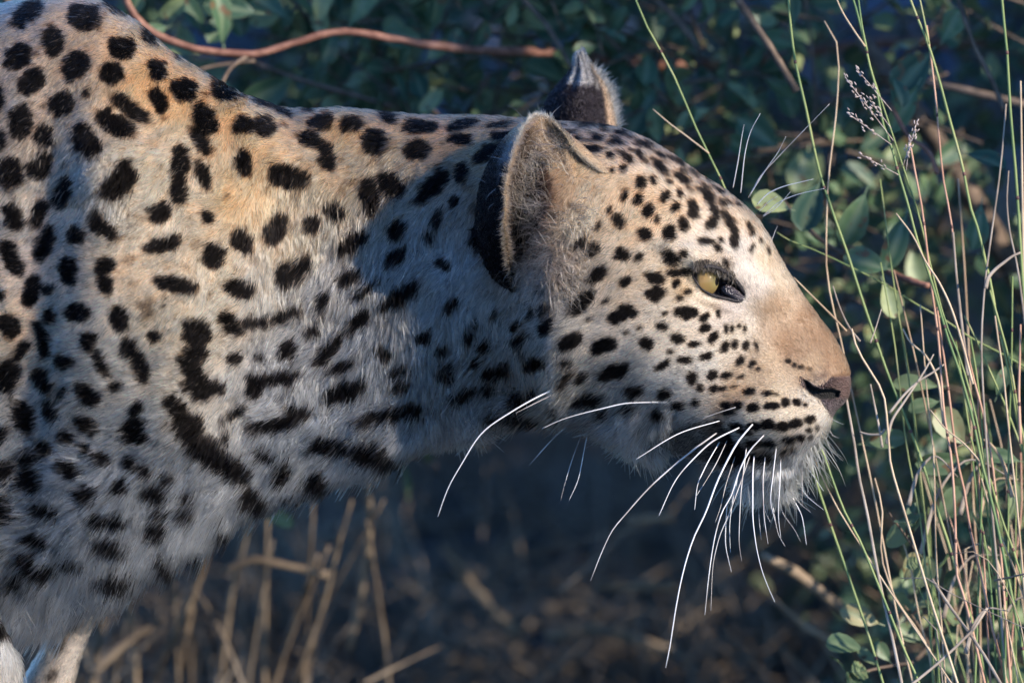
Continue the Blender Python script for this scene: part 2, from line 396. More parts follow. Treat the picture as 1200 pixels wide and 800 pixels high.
def build_pattern():
    g = np.zeros((GH, GW), np.float32)
    r = np.random.default_rng(3)
    spots = [(s[0], s[1], s[2], (s[3] * 1.05 + .3 if s[3] < 5.5 else s[3]), s[4], 1.0) for s in SPOTS] + list(FAINT)
    for i, uu in enumerate(np.arange(632, 872, 6.5)):       # small dashes along the crown of the head
        sl = math.degrees(math.atan2(float(TOP(uu + 5) - TOP(uu - 5)), 10))
        off = (5, 20, 11, 27)[i % 4]
        spots.append((uu, float(TOP(uu)) + off, r.uniform(5.5, 9), r.uniform(2.2, 3.2), sl + r.uniform(-8, 8), .95))
    for i in range(2600):                      # flank, rump, legs and tail outside the photographed part
        u = r.uniform(-2390, -14); v = r.uniform(-50, 1430)
        if any(abs(u - q[0]) < 30 and abs(v - q[1]) < 26 for q in spots[-400:]):
            continue
        spots.append((u, v, r.uniform(11, 20), r.uniform(8, 13), r.uniform(-60, 60), 1.0))
    base_ = np.array([s_[:2] for s_ in spots if s_[0] > -20])
    for i in range(900):                       # small flecks between the spots
        u = r.uniform(-10, 640); v = r.uniform(float(TOP(u)) + 8, float(BOT(u)) - 8)
        if np.hypot(base_[:, 0] - u, base_[:, 1] - v).min() > 17 and r.random() < .6:
            spots.append((u, v, r.uniform(2, 6), r.uniform(1.5, 3), r.uniform(-70, 70), r.uniform(.35, .9)))
    for i in range(120):
        spots.append((r.uniform(872, 968), r.uniform(325, 440), r.uniform(1.2, 2.6), r.uniform(.9, 1.4), r.uniform(30, 80), r.uniform(.25, .55)))
    for (u, v, a, b, ang, wgt) in spots:
        m = int(max(a, b) * 1.8 + 6)
        x0, x1 = max(0, int(u - U0) - m), min(GW, int(u - U0) + m)
        y0, y1 = max(0, int(v - V0) - m), min(GH, int(v - V0) + m)
        if x1 <= x0 or y1 <= y0:
            continue
        yy, xx = np.mgrid[y0:y1, x0:x1].astype(np.float32)
        X, Y = xx + U0, yy + V0
        n1 = (vnoise(X / 7 + 11, Y / 7, 5) - .5) * 0.55 * min(a, b) + (vnoise(X / 2.6, Y / 2.6, 8) - .5) * min(3.0, b * .5)
        n2 = (vnoise(X / 7, Y / 7 + 30, 6) - .5) * 0.55 * min(a, b) + (vnoise(X / 2.6 + 9, Y / 2.6, 9) - .5) * min(3.0, b * .5)
        c, s = math.cos(math.radians(ang)), math.sin(math.radians(ang))
        dx, dy = X - u + n1, Y - v + n2
        p = np.abs((dx * c + dy * s) / (a * 1.02 + .2)); q = np.abs((-dx * s + dy * c) / (b * 1.02 + .2))
        rr = (p ** 2.3 + q ** 2.3) ** (1 / 2.3)
        soft = 1.6 / min(a, b)
        if wgt < 1 and b > 3.1:
            soft = 0.55
        k = smooth(1 + soft, 1 - soft, rr) * wgt
        g[y0:y1, x0:x1] = np.maximum(g[y0:y1, x0:x1], k)
    # dark lips
    yy, xx = np.mgrid[470 - V0:570 - V0, 740 - U0:980 - U0].astype(np.float32)
    X, Y = xx + U0, yy + V0
    sd = poly_sd(X + (vnoise(X / 4, Y / 4, 3) - .5) * 6, Y + (vnoise(X / 4, Y / 4, 4) - .5) * 6, LIPS)
    k = smooth(3, -3, sd) * (0.72 + 0.28 * smooth(820, 860, X))
    sub = g[470 - V0:570 - V0, 740 - U0:980 - U0]
    g[470 - V0:570 - V0, 740 - U0:980 - U0] = np.maximum(sub, k)
    return g


PATTERN = build_pattern()


def pattern(u, v):
    x = np.clip(u - U0, 0, GW - 2.001); y = np.clip(v - V0, 0, GH - 2.001)
    xi = x.astype(int); yi = y.astype(int); fx = x - xi; fy = y - yi
    P = PATTERN
    return (P[yi, xi] * (1 - fx) + P[yi, xi + 1] * fx) * (1 - fy) + (P[yi + 1, xi] * (1 - fx) + P[yi + 1, xi + 1] * fx) * fy


TAN = (.64, .385, .225); SHO = (.76, .53, .36); WHI = (.92, .90, .88); THR = (.74, .71, .68); FORE = (.72, .49, .335); NOS = (.27, .19, .13)
CHK = (.77, .63, .49); CHIN = (.82, .79, .75); EYW = (.66, .58, .51)
COATC = [(100, 60, (.58, .38, .25)), (0, 60, (.54, .39, .28)), (60, 150, (.58, .42, .30)), (200, 100, TAN), (300, 140, TAN), (400, 140, TAN), (500, 145, TAN), (300, 230, TAN), (400, 220, (.64, .42, .265)), (350, 270, (.66, .46, .31)), (450, 250, (.60, .44, .32)), (560, 150, (.50, .33, .19)),
         (200, 200, SHO), (120, 200, (.74, .55, .41)), (150, 300, SHO), (200, 380, (.72, .53, .36)), (60, 300, (.68, .53, .42)), (100, 400, (.76, .62, .48)), (20, 400, SHO), (250, 300, SHO), (300, 320, (.74, .56, .42)), (400, 330, (.66, .57, .49)), (180, 430, (.80, .60, .44)), (110, 460, (.80, .64, .50)), (480, 300, (.5, .47, .43)),
         (540, 320, (.62, .61, .60)), (350, 430, (.68, .63, .58)), (450, 420, (.66, .63, .59)), (350, 520, WHI), (250, 470, (.68, .56, .45)), (150, 480, (.78, .67, .55)), (60, 500, (.74, .66, .58)), (100, 560, WHI), (200, 580, WHI), (100, 660, WHI), (0, 640, WHI), (0, 720, WHI), (300, 560, WHI),
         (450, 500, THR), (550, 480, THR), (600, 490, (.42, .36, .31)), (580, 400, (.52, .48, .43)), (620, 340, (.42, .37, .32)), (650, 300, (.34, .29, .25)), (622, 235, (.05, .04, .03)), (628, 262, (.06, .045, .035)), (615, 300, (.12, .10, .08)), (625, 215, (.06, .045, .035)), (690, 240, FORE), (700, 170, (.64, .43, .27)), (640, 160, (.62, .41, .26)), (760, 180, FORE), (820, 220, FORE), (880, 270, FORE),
         (760, 260, FORE), (740, 330, (.60, .48, .36)), (680, 380, (.62, .55, .46)), (780, 400, CHK), (700, 440, CHK), (780, 440, (.74, .66, .56)), (830, 425, (.74, .66, .56)), (650, 460, CHK), (740, 492, (.85, .81, .77)), (705, 492, (.72, .66, .60)), (725, 508, (.92, .9, .88)), (752, 512, (.9, .87, .84)),
         (880, 322, EYW), (895, 335, EYW), (873, 308, EYW), (860, 362, EYW), (835, 352, (.8, .66, .52)), (822, 345, (.8, .66, .52)), (845, 355, EYW), (830, 296, (.66, .55, .44)), (800, 330, (.62, .48, .34)), (915, 330, (.66, .52, .38)), (900, 310, (.62, .48, .34)),
         (940, 370, NOS), (960, 400, NOS), (975, 420, NOS), (930, 400, NOS), (985, 430, NOS), (912, 365, (.40, .30, .215)), (955, 435, (.38, .28, .19)), (905, 430, (.52, .40, .285)), (880, 440, (.56, .44, .32)), (870, 465, (.60, .42, .28)), (920, 460, (.66, .53, .38)), (860, 395, (.70, .60, .48)),
         (900, 488, (.74, .62, .47)), (940, 482, (.74, .62, .47)), (900, 509, (.74, .62, .48)), (955, 475, (.72, .62, .50)), (968, 490, (.8, .72, .62)), (960, 515, CHIN), (920, 523, (.6, .48, .36)), (900, 527, (.5, .4, .3)), (940, 537, CHIN), (905, 556, CHIN), (920, 550, CHIN), (875, 556, CHIN), (890, 549, CHIN), (930, 543, CHIN), (858, 556, (.6, .56, .52)),
         (-20, 790, (.50, .44, .38)), (-60, 760, (.5, .44, .38)), (-300, 200, TAN), (-300, 400, SHO), (-300, 680, WHI), (-900, 200, TAN), (-900, 400, SHO), (-900, 640, WHI), (-1400, 300, TAN), (-1800, 600, SHO), (-2300, 1000, WHI), (-50, 1000, SHO), (100, 740, (.66, .58, .49)), (60, 780, (.66, .56, .46)), (-1250, 900, SHO)]
FLOW = [(985, 425, -.35, -.9, 5), (960, 400, -.6, -.8, 6), (930, 420, -.85, -.5, 5), (905, 375, -.6, -.8, 5), (920, 480, -1, .08, 5), (950, 500, -.8, .55, 6), (880, 500, -1, .15, 6), (935, 542, -.05, 1, 20), (900, 553, -.05, 1, 26), (875, 553, -.2, 1, 20), (860, 440, -1, 0, 7), (955, 520, .05, 1, 10),
        (885, 330, -.35, -.9, 6), (905, 300, -.55, -.85, 8), (860, 250, -.75, -.6, 9), (870, 290, -.4, -.9, 8), (830, 290, -.75, -.35, 9), (825, 230, -.8, -.4, 10), (848, 306, -.4, .75, 9), (780, 190, -.8, -.5, 9), (740, 230, -.5, .85, 12), (785, 255, -.6, .5, 10), (700, 150, -1, -.1, 10), (745, 160, -.95, -.35, 9),
        (760, 330, -1, .3, 9), (700, 300, -.7, .7, 13), (720, 400, -.95, .35, 10), (780, 430, -1, .15, 9), (820, 400, -1, .1, 8), (850, 370, -.9, .3, 6), (650, 400, -.75, .65, 15), (640, 460, -.85, .5, 15), (700, 490, -.55, .85, 18), (740, 510, -.35, .95, 32), (800, 530, -.5, .85, 9), (690, 230, -.5, .85, 12),
        (600, 340, -.45, .9, 17), (600, 420, -.6, .8, 19), (600, 480, -.3, .95, 24), (540, 150, -1, -.05, 10), (450, 135, -.95, -.15, 13), (350, 130, -.9, .05, 13), (560, 300, -.6, .75, 17), (520, 380, -.15, 1, 22), (470, 300, -.35, .94, 20), (450, 200, -.4, .92, 18), (400, 165, -.6, .8, 14), (400, 300, -.4, .92, 20),
        (330, 250, -.5, .86, 17), (300, 180, -.6, .8, 14), (350, 350, -.35, .95, 20), (350, 430, -.5, .87, 22), (400, 450, -.75, .66, 23), (350, 500, -.8, .6, 27), (450, 500, -.55, .85, 28), (530, 500, -.25, 1, 27), (300, 560, -.6, .8, 30), (250, 300, -.7, .6, 14), (180, 320, -.95, .3, 12), (100, 330, -1, .25, 11), (20, 330, -1, .2, 11),
        (200, 400, -.85, .5, 13), (250, 430, -.9, .4, 15), (150, 450, -.9, .45, 15), (250, 520, -.75, .65, 25), (100, 500, -.9, .45, 19), (100, 560, -.85, .5, 25), (180, 600, -.5, .86, 30), (100, 650, -.55, .83, 36), (40, 700, -.3, .95, 40), (100, 690, -.3, .95, 42), (20, 600, -.85, .55, 30), (150, 670, -.35, .95, 36), (220, 620, -.4, .9, 32),
        (200, 100, -.7, .6, 11), (120, 50, -.75, .6, 11), (50, 80, -.8, .6, 11), (100, 130, -.7, .65, 12), (140, 190, -.6, .8, 19), (100, 180, -.5, .85, 18), (-200, 300, -1, .2, 14), (-600, 300, -1, .2, 14), (-200, 700, -.9, .4, 28), (-1200, 400, -1, .3, 15), (-2000, 800, -.7, .7, 16), (0, 1000, -.1, 1, 11), (-1250, 1000, -.1, 1, 11),
        (100, 740, -.15, 1, 12), (60, 800, -.1, 1, 11), (-20, 780, -.3, 1, 20)]


def idw(u, v, tab, power=3.0):
    pts = np.array([t[:2] for t in tab], np.float32)
    val = np.array([list(t[2]) if isinstance(t[2], tuple) else list(t[2:]) for t in tab], np.float32)
    out = np.zeros((len(u), val.shape[1]), np.float32)
    for i in range(0, len(u), 60000):
        du = u[i:i + 60000, None].astype(np.float32) - pts[None, :, 0]; dv = v[i:i + 60000, None].astype(np.float32) - pts[None, :, 1]
        w = 1.0 / ((du * du + dv * dv) + 40) ** (power / 2)
        out[i:i + 60000] = (w @ val) / w.sum(1, keepdims=True)
    return out


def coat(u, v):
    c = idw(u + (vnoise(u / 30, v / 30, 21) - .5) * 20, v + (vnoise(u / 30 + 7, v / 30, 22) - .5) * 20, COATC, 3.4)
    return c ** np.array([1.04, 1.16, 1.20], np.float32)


# ------------------------------------------------------------------ leopard: body mesh
leo = thing('leopard', 'spotted leopard with head low and long white whiskers, stalking toward the grass', 'leopard', (0, 0, 0))
cu = np.concatenate([np.linspace(-2300, -1560, 60, endpoint=False), np.linspace(-1560, -300, 110, endpoint=False), np.linspace(-300, 0, 50, endpoint=False),
                     np.linspace(0, 600, 210, endpoint=False), np.linspace(600, 780, 90, endpoint=False), np.linspace(780, 985, 175, endpoint=False), 985 + 12.5 * np.sin(np.linspace(0, np.pi / 2, 22))])
PN = 240; PF = 90
ph = np.concatenate([np.linspace(np.pi / 2, -np.pi / 2, PN, endpoint=False), np.linspace(-np.pi / 2, -3 * np.pi / 2, PF, endpoint=False)])
NC, NR = len(cu), len(ph)
UU, PP = np.meshgrid(cu, ph, indexing='ij')
VV, DD = section(UU.ravel(), PP.ravel())
BODY = np.stack([UU.ravel(), VV, DD], 1)
ii, jj = np.meshgrid(np.arange(NC - 1), np.arange(NR), indexing='ij')
quads = np.stack([ii * NR + jj, (ii + 1) * NR + jj, (ii + 1) * NR + (jj + 1) % NR, ii * NR + (jj + 1) % NR], -1)
keep = np.ones((NC - 1, NR), bool)
verts_l = [BODY]; nv = len(BODY); faces_extra = []


def nearest(arr, x):
    return int(np.argmin(np.abs(np.asarray(arr) - x)))


def add_leg(ua, ub, pa, pb, path, foot):
    """open the body wall in a patch and draw a leg out of it; path rows: u, v, d, radius"""
    global nv
    i0, i1 = nearest(cu, ua), nearest(cu, ub); j0, j1 = nearest(ph, pa), nearest(ph, pb)
    keep[i0:i1, j0:j1] = False
    loop = [(i, j0) for i in range(i0, i1)] + [(i1, j) for j in range(j0, j1)] + [(i, j1) for i in range(i1, i0, -1)] + [(i0, j) for j in range(j1, j0, -1)]
    idx = np.array([i * NR + j for i, j in loop]); L0 = BODY[idx]; K = len(idx)
    c0 = L0.mean(0)
    ang = np.arctan2(L0[:, 2] - c0[2], L0[:, 0] - c0[0])
    ang = np.unwrap(ang)
    sgn = np.sign(ang[-1] - ang[0])
    th = ang[0] + sgn * np.linspace(0, 2 * np.pi, K, endpoint=False)
    path = np.array(path, float); P = crom(path, 46)
    prev = idx
    nq = len(P)
    for q in range(nq):
        c = P[q, :3]; r = P[q, 3]
        ring = np.stack([c[0] + r * np.cos(th), np.full(K, c[1]), c[2] + 0.85 * r * np.sin(th)], 1)
        if q < 7:
            k = (q + 1) / 8
            k = k * k * (3 - 2 * k)
            lift = L0 + np.array([0, 1, 0]) * (P[q, 1] - c0[1]) * 0.8 + (np.array([c[0], 0, c[2]]) - np.array([c0[0], 0, c0[2]])) * k
            ring = lift * (1 - k) + ring * k
        verts_l.append(ring)
        cur = np.arange(nv, nv + K); nv += K
        faces_extra.append(np.stack([prev, cur, np.roll(cur, -1), np.roll(prev, -1)], 1))
        prev = cur
    # paw: last rings swell forward and close
    c = P[-1, :3]
    for (dv, fx, rr) in ((14, 8, foot * .95), (30, 20, foot * 1.12), (48, 26, foot * 1.15), (60, 27, foot * .95), (66, 27, foot * .5), (67, 27, .5)):
        toes = 1 + 0.07 * np.cos(4 * (th)) * (np.cos(th) > 0)
        ring = np.stack([c[0] + fx + rr * 1.35 * toes * np.cos(th), np.full(K, c[1] + dv), c[2] + rr * toes * np.sin(th)], 1)
        verts_l.append(ring); cur = np.arange(nv, nv + K); nv += K
        faces_extra.append(np.stack([prev, cur, np.roll(cur, -1), np.roll(prev, -1)], 1)); prev = cur


R_ = math.radians
gn, gf = ground_v(120), ground_v(-110)
add_leg(-190, -20, R_(-28), R_(-72), [(-95, 700, 135, 80), (-56, 790, 138, 74), (-50, 900, 135, 66), (-60, 1020, 130, 56), (-62, 1180, 126, 44), (-70, gn - 68, 122, 40)], 46)
add_leg(60, 130, R_(-112), R_(-150), [(98, 662, -90, 46), (94, 700, -100, 25), (76, 752, -106, 24), (56, 800, -110, 30), (12, 930, -112, 44), (5, 1080, -112, 44), (20, 1200, -110, 38), (10, gf - 68, -110, 37)], 42)
add_leg(-1420, -1180, R_(-20), R_(-72), [(-1290, 660, 130, 120), (-1230, 800, 135, 92), (-1230, 900, 130, 62), (-1330, 1060, 122, 42), (-1370, 1130, 120, 40), (-1330, 1230, 118, 36), (-1300, gn - 68, 115, 38)], 46)
add_leg(-1380, -1140, R_(-108), R_(-160), [(-1230, 660, -130, 118), (-1150, 800, -135, 92), (-1120, 900, -130, 62), (-1180, 1060, -122, 42), (-1210, 1130, -120, 40), (-1160, 1230, -118, 36), (-1120, gf - 68, -115, 38)], 46)
faces = np.concatenate([quads[keep].reshape(-1, 4)] + faces_extra)
NLEGF = sum(len(q) for q in faces_extra)
faces = faces[:, ::-1].copy()
ALLV = np.concatenate(verts_l)
# wind every ring of faces the same way round: outward
_s = len(faces) - NLEGF
_pp = ALLV * np.array([1, -1, 1])


def _outward(fs, ctr):
    n_ = np.cross(_pp[fs[:, 2]] - _pp[fs[:, 0]], _pp[fs[:, 3]] - _pp[fs[:, 1]])
    return float((n_ * (_pp[fs].mean(1) - ctr)).sum())


_b = faces[:_s]; _sel = np.abs(ALLV[_b[:, 0], 0] - 400) < 6
_bsign = _outward(_b[_sel], _pp[_b[_sel]].mean((0, 1)))
if _bsign < 0:
    faces[:_s] = faces[:_s, ::-1]
for q in faces_extra:
    k_ = len(q)
    blk = faces[_s:_s + k_]
    if _outward(blk, _pp[blk].mean((0, 1))) < 0:
        faces[_s:_s + k_] = blk[:, ::-1]
    _s += k_
print('body winding', _bsign)
VW = W(ALLV)
body_me = mesh_from('body', VW, faces)
# face/vertex normals in plan space for hair
vn = np.zeros_like(ALLV)
P0 = ALLV * np.array([1, -1, 1])         # right-handed: u right, -v up, d to viewer
fn = np.cross(P0[faces[:, 2]] - P0[faces[:, 0]], P0[faces[:, 3]] - P0[faces[:, 1]])
for k in range(4):
    for a in range(3):
        vn[:, a] += np.bincount(faces[:, k], weights=fn[:, a], minlength=len(ALLV))
vn /= np.linalg.norm(vn, axis=1, keepdims=True) + 1e-9
# make sure that normals point outward (the crown of the back points up)
if vn[nearest(cu, 300) * NR, 1] < 0:
    vn = -vn; faces = faces[:, ::-1]
    body_me = mesh_from('body', VW, faces)
vnp = vn * np.array([1, -1, 1])          # plan space (v down)


def wet_mask(u, v):
    m = np.zeros(len(u), np.float32)
    s = (u > 780) & (v > 280) & (v < 520)
    if s.any():
        uu, vv = u[s], v[s]
        m[s] = np.maximum(smooth(1.5, -.5, poly_sd(uu, vv, EYE_OPEN)), np.maximum(smooth(1.2, -1.2, poly_sd(uu, vv, NOSE)), smooth(1, -1, poly_sd(uu, vv, NOSTRIL))))
    return m


def skin_color(u, v, d):
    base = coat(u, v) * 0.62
    p = pattern(u, v)[:, None]
    c = base * (1 - p) + np.array([.012, .010, .010]) * p
    s = (u > 780) & (v > 280) & (v < 520)
    uu, vv = u[s], v[s]
    cs = c[s]
    n = (vnoise(uu / 1.7, vv / 1.7, 31) ** 1.5 * 1.5)[:, None]
    def put(cs, k, colr):
        return cs * (1 - k[:, None]) + colr * k[:, None]
    nose_c = np.array([.060, .037, .031]) * (0.4 + 1.2 * n)
    pink = smooth(972, 990, uu)[:, None]
    nose_c = nose_c * (1 - pink * .6) + np.array([.15, .09, .078]) * pink * .6
    low = smooth(464, 470, vv)[:, None]
    nose_c = nose_c * (1 - low) + np.array([.075, .055, .058]) * (0.5 + n) * low
    cs = put(cs, smooth(1.2, -1.2, poly_sd(uu, vv, NOSE)), nose_c)
    cs = put(cs, smooth(1.0, -1.5, poly_sd(uu, vv, NOSTRIL)), np.array([.006, .005, .005]))
    cs = put(cs, smooth(2.2, .6, poly_sd(uu, vv, EYE_OPEN)), np.array([.03, .024, .027]) * (0.5 + n))
    c[s] = cs
    return c.astype(np.float32)


wm = wet_mask(ALLV[:, 0], ALLV[:, 1])
ca = body_me.color_attributes.new('col', 'FLOAT_COLOR', 'POINT')
cc = np.ones((len(ALLV), 4), np.float32); cc[:, :3] = skin_color(ALLV[:, 0], ALLV[:, 1], ALLV[:, 2])
ca.data.foreach_set('color', cc.ravel())
wa = body_me.attributes.new('wet', 'FLOAT', 'POINT'); wa.data.foreach_set('value', (wm * (1 - smooth(1, -1, poly_sd(ALLV[:, 0], ALLV[:, 1], NOSTRIL)) * (ALLV[:, 0] > 900))).astype(np.float32))

m_skin, nt, b, out = newmat('leopard_skin')
at = nt.nodes.new('ShaderNodeAttribute'); at.attribute_name = 'col'
aw = nt.nodes.new('ShaderNodeAttribute'); aw.attribute_name = 'wet'
nz = nt.nodes.new('ShaderNodeTexNoise'); nz.inputs['Scale'].default_value = 700; nz.inputs['Detail'].default_value = 4
tcn = nt.nodes.new('ShaderNodeTexCoord'); nt.links.new(tcn.outputs['Object'], nz.inputs['Vector'])
mr = nt.nodes.new('ShaderNodeMapRange'); nt.links.new(aw.outputs['Fac'], mr.inputs[0]); mr.inputs[3].default_value = .9; mr.inputs[4].default_value = .3; b.inputs['Specular IOR Level'].default_value = .4
nt.links.new(at.outputs[0], b.inputs['Base Color']); nt.links.new(mr.outputs[0], b.inputs['Roughness'])
bp = nt.nodes.new('ShaderNodeBump'); bp.inputs['Strength'].default_value = 1.0; bp.inputs['Distance'].default_value = .0022
vo = nt.nodes.new('ShaderNodeTexVoronoi'); vo.inputs['Scale'].default_value = 900; nt.links.new(tcn.outputs['Object'], vo.inputs['Vector'])
mh = nt.nodes.new('ShaderNodeMath'); mh.operation = 'ADD'; nt.links.new(nz.outputs[0], mh.inputs[0]); nt.links.new(vo.outputs[0], mh.inputs[1])
nt.links.new(mh.outputs[0], bp.inputs['Height']); nt.links.new(bp.outputs[0], b.inputs['Normal'])
body = link('body', body_me, leo, m_skin)

# ------------------------------------------------------------------ fur
m_fur = bpy.data.materials.new('leopard_fur'); m_fur.use_nodes = True
nt = m_fur.node_tree; nt.nodes.remove(nt.nodes['Principled BSDF'])
hb = nt.nodes.new('ShaderNodeBsdfHairPrincipled'); hb.parametrization = 'COLOR'
at = nt.nodes.new('ShaderNodeAttribute'); at.attribute_name = 'col'
nt.links.new(at.outputs[0], hb.inputs['Color'])
hb.inputs['IOR'].default_value = 1.08; hb.inputs['Roughness'].default_value = .36; hb.inputs['Radial Roughness'].default_value = .55; hb.inputs['Coat'].default_value = 0.0
hb.inputs['Random Roughness'].default_value = .2
nt.links.new(hb.outputs[0], nt.nodes['Material Output'].inputs[0])


def make_hair(name, root, tdir, nrm, length, color, rad, parent, lift=0.45, mess=0.25, curl=0.0, back=.62, pts=4, clump=0.35, cell=7.0, seed=1, mat=None, stuff=True):
    """hair curves; root, tdir, nrm in plan space, length and rad in plan units"""
    r = np.random.default_rng(seed)
    N = len(root)
    length = np.broadcast_to(length, (N,)).astype(float) * r.uniform(.7, 1.2, N)
    tdir = tdir + r.normal(0, 1, (N, 3)) * np.broadcast_to(np.asarray(mess), (N,))[:, None]
    tdir = tdir - (tdir * nrm).sum(1, keepdims=True) * nrm
    tdir /= np.linalg.norm(tdir, axis=1, keepdims=True) + 1e-9
    lf = np.broadcast_to(np.asarray(lift), (N,)) * r.uniform(.6, 1.4, N)
    off = np.zeros((N, 3))
    if clump > 0:
        # pull tips of neighbouring hairs together
        cx = np.floor(root[:, 0] / cell).astype(int); cy = np.floor(root[:, 1] / cell).astype(int)
        jit = np.random.default_rng(99).random((97, 89, 2))
        best = np.full(N, 1e9); bx = np.zeros(N); by = np.zeros(N)
        for ox in (-1, 0, 1):
            for oy in (-1, 0, 1):
                gx, gy = cx + ox, cy + oy
                j = jit[gx % 97, gy % 89]
                qx, qy = (gx + j[:, 0]) * cell, (gy + j[:, 1]) * cell
                dd = (qx - root[:, 0]) ** 2 + (qy - root[:, 1]) ** 2
                m = dd < best
                best[m] = dd[m]; bx[m] = qx[m]; by[m] = qy[m]
        off[:, 0] = (bx - root[:, 0]); off[:, 1] = (by - root[:, 1])
        off *= clump * np.clip(length / 12, .2, 1.2)[:, None]
        off -= (off * nrm).sum(1, keepdims=True) * nrm
    side = np.cross(nrm, tdir)
    ph_ = r.uniform(0, 6.28, N)
    back = np.broadcast_to(np.asarray(back, float), (N,))
    pos = np.zeros((N, pts, 3)); rd = np.zeros((N, pts))
    rad = np.broadcast_to(rad, (N,))
    for k in range(pts):
        t = k / (pts - 1)
        c = curl * length * (np.sin(ph_ + t * 3.2) - np.sin(ph_)) * .25
        pos[:, k] = root + length[:, None] * (t * tdir + (lf * (t - back * t * t))[:, None] * nrm) + off * (t * t) + side * c[:, None] - nrm * 0.6 * (k == 0)
        rd[:, k] = rad * (1.0 - .12 * t if t < .7 else 1.0 - .85 * (t - .6) / .4)
    hc = bpy.data.hair_curves.new(name)
    hc.add_curves([pts] * N)
    wp = W(pos.reshape(-1, 3)) - np.array(leo.location)
    hc.attributes['position'].data.foreach_set('vector', wp.astype(np.float32).ravel())
    ra = hc.attributes.new('radius', 'FLOAT', 'POINT')
    ra.data.foreach_set('value', (np.maximum(rd, .06) * S).astype(np.float32).ravel())
    cl = hc.attributes.new('col', 'FLOAT_COLOR', 'CURVE')
    c4 = np.ones((N, 4), np.float32); c4[:, :3] = np.clip(color, 0.002, .95)
    cl.data.foreach_set('color', c4.ravel())
    o = bpy.data.objects.new(name, hc); COL.objects.link(o)
    hc.materials.append(mat or m_fur)
    o.parent = parent
    if stuff:
        o['kind'] = 'stuff'
    return o


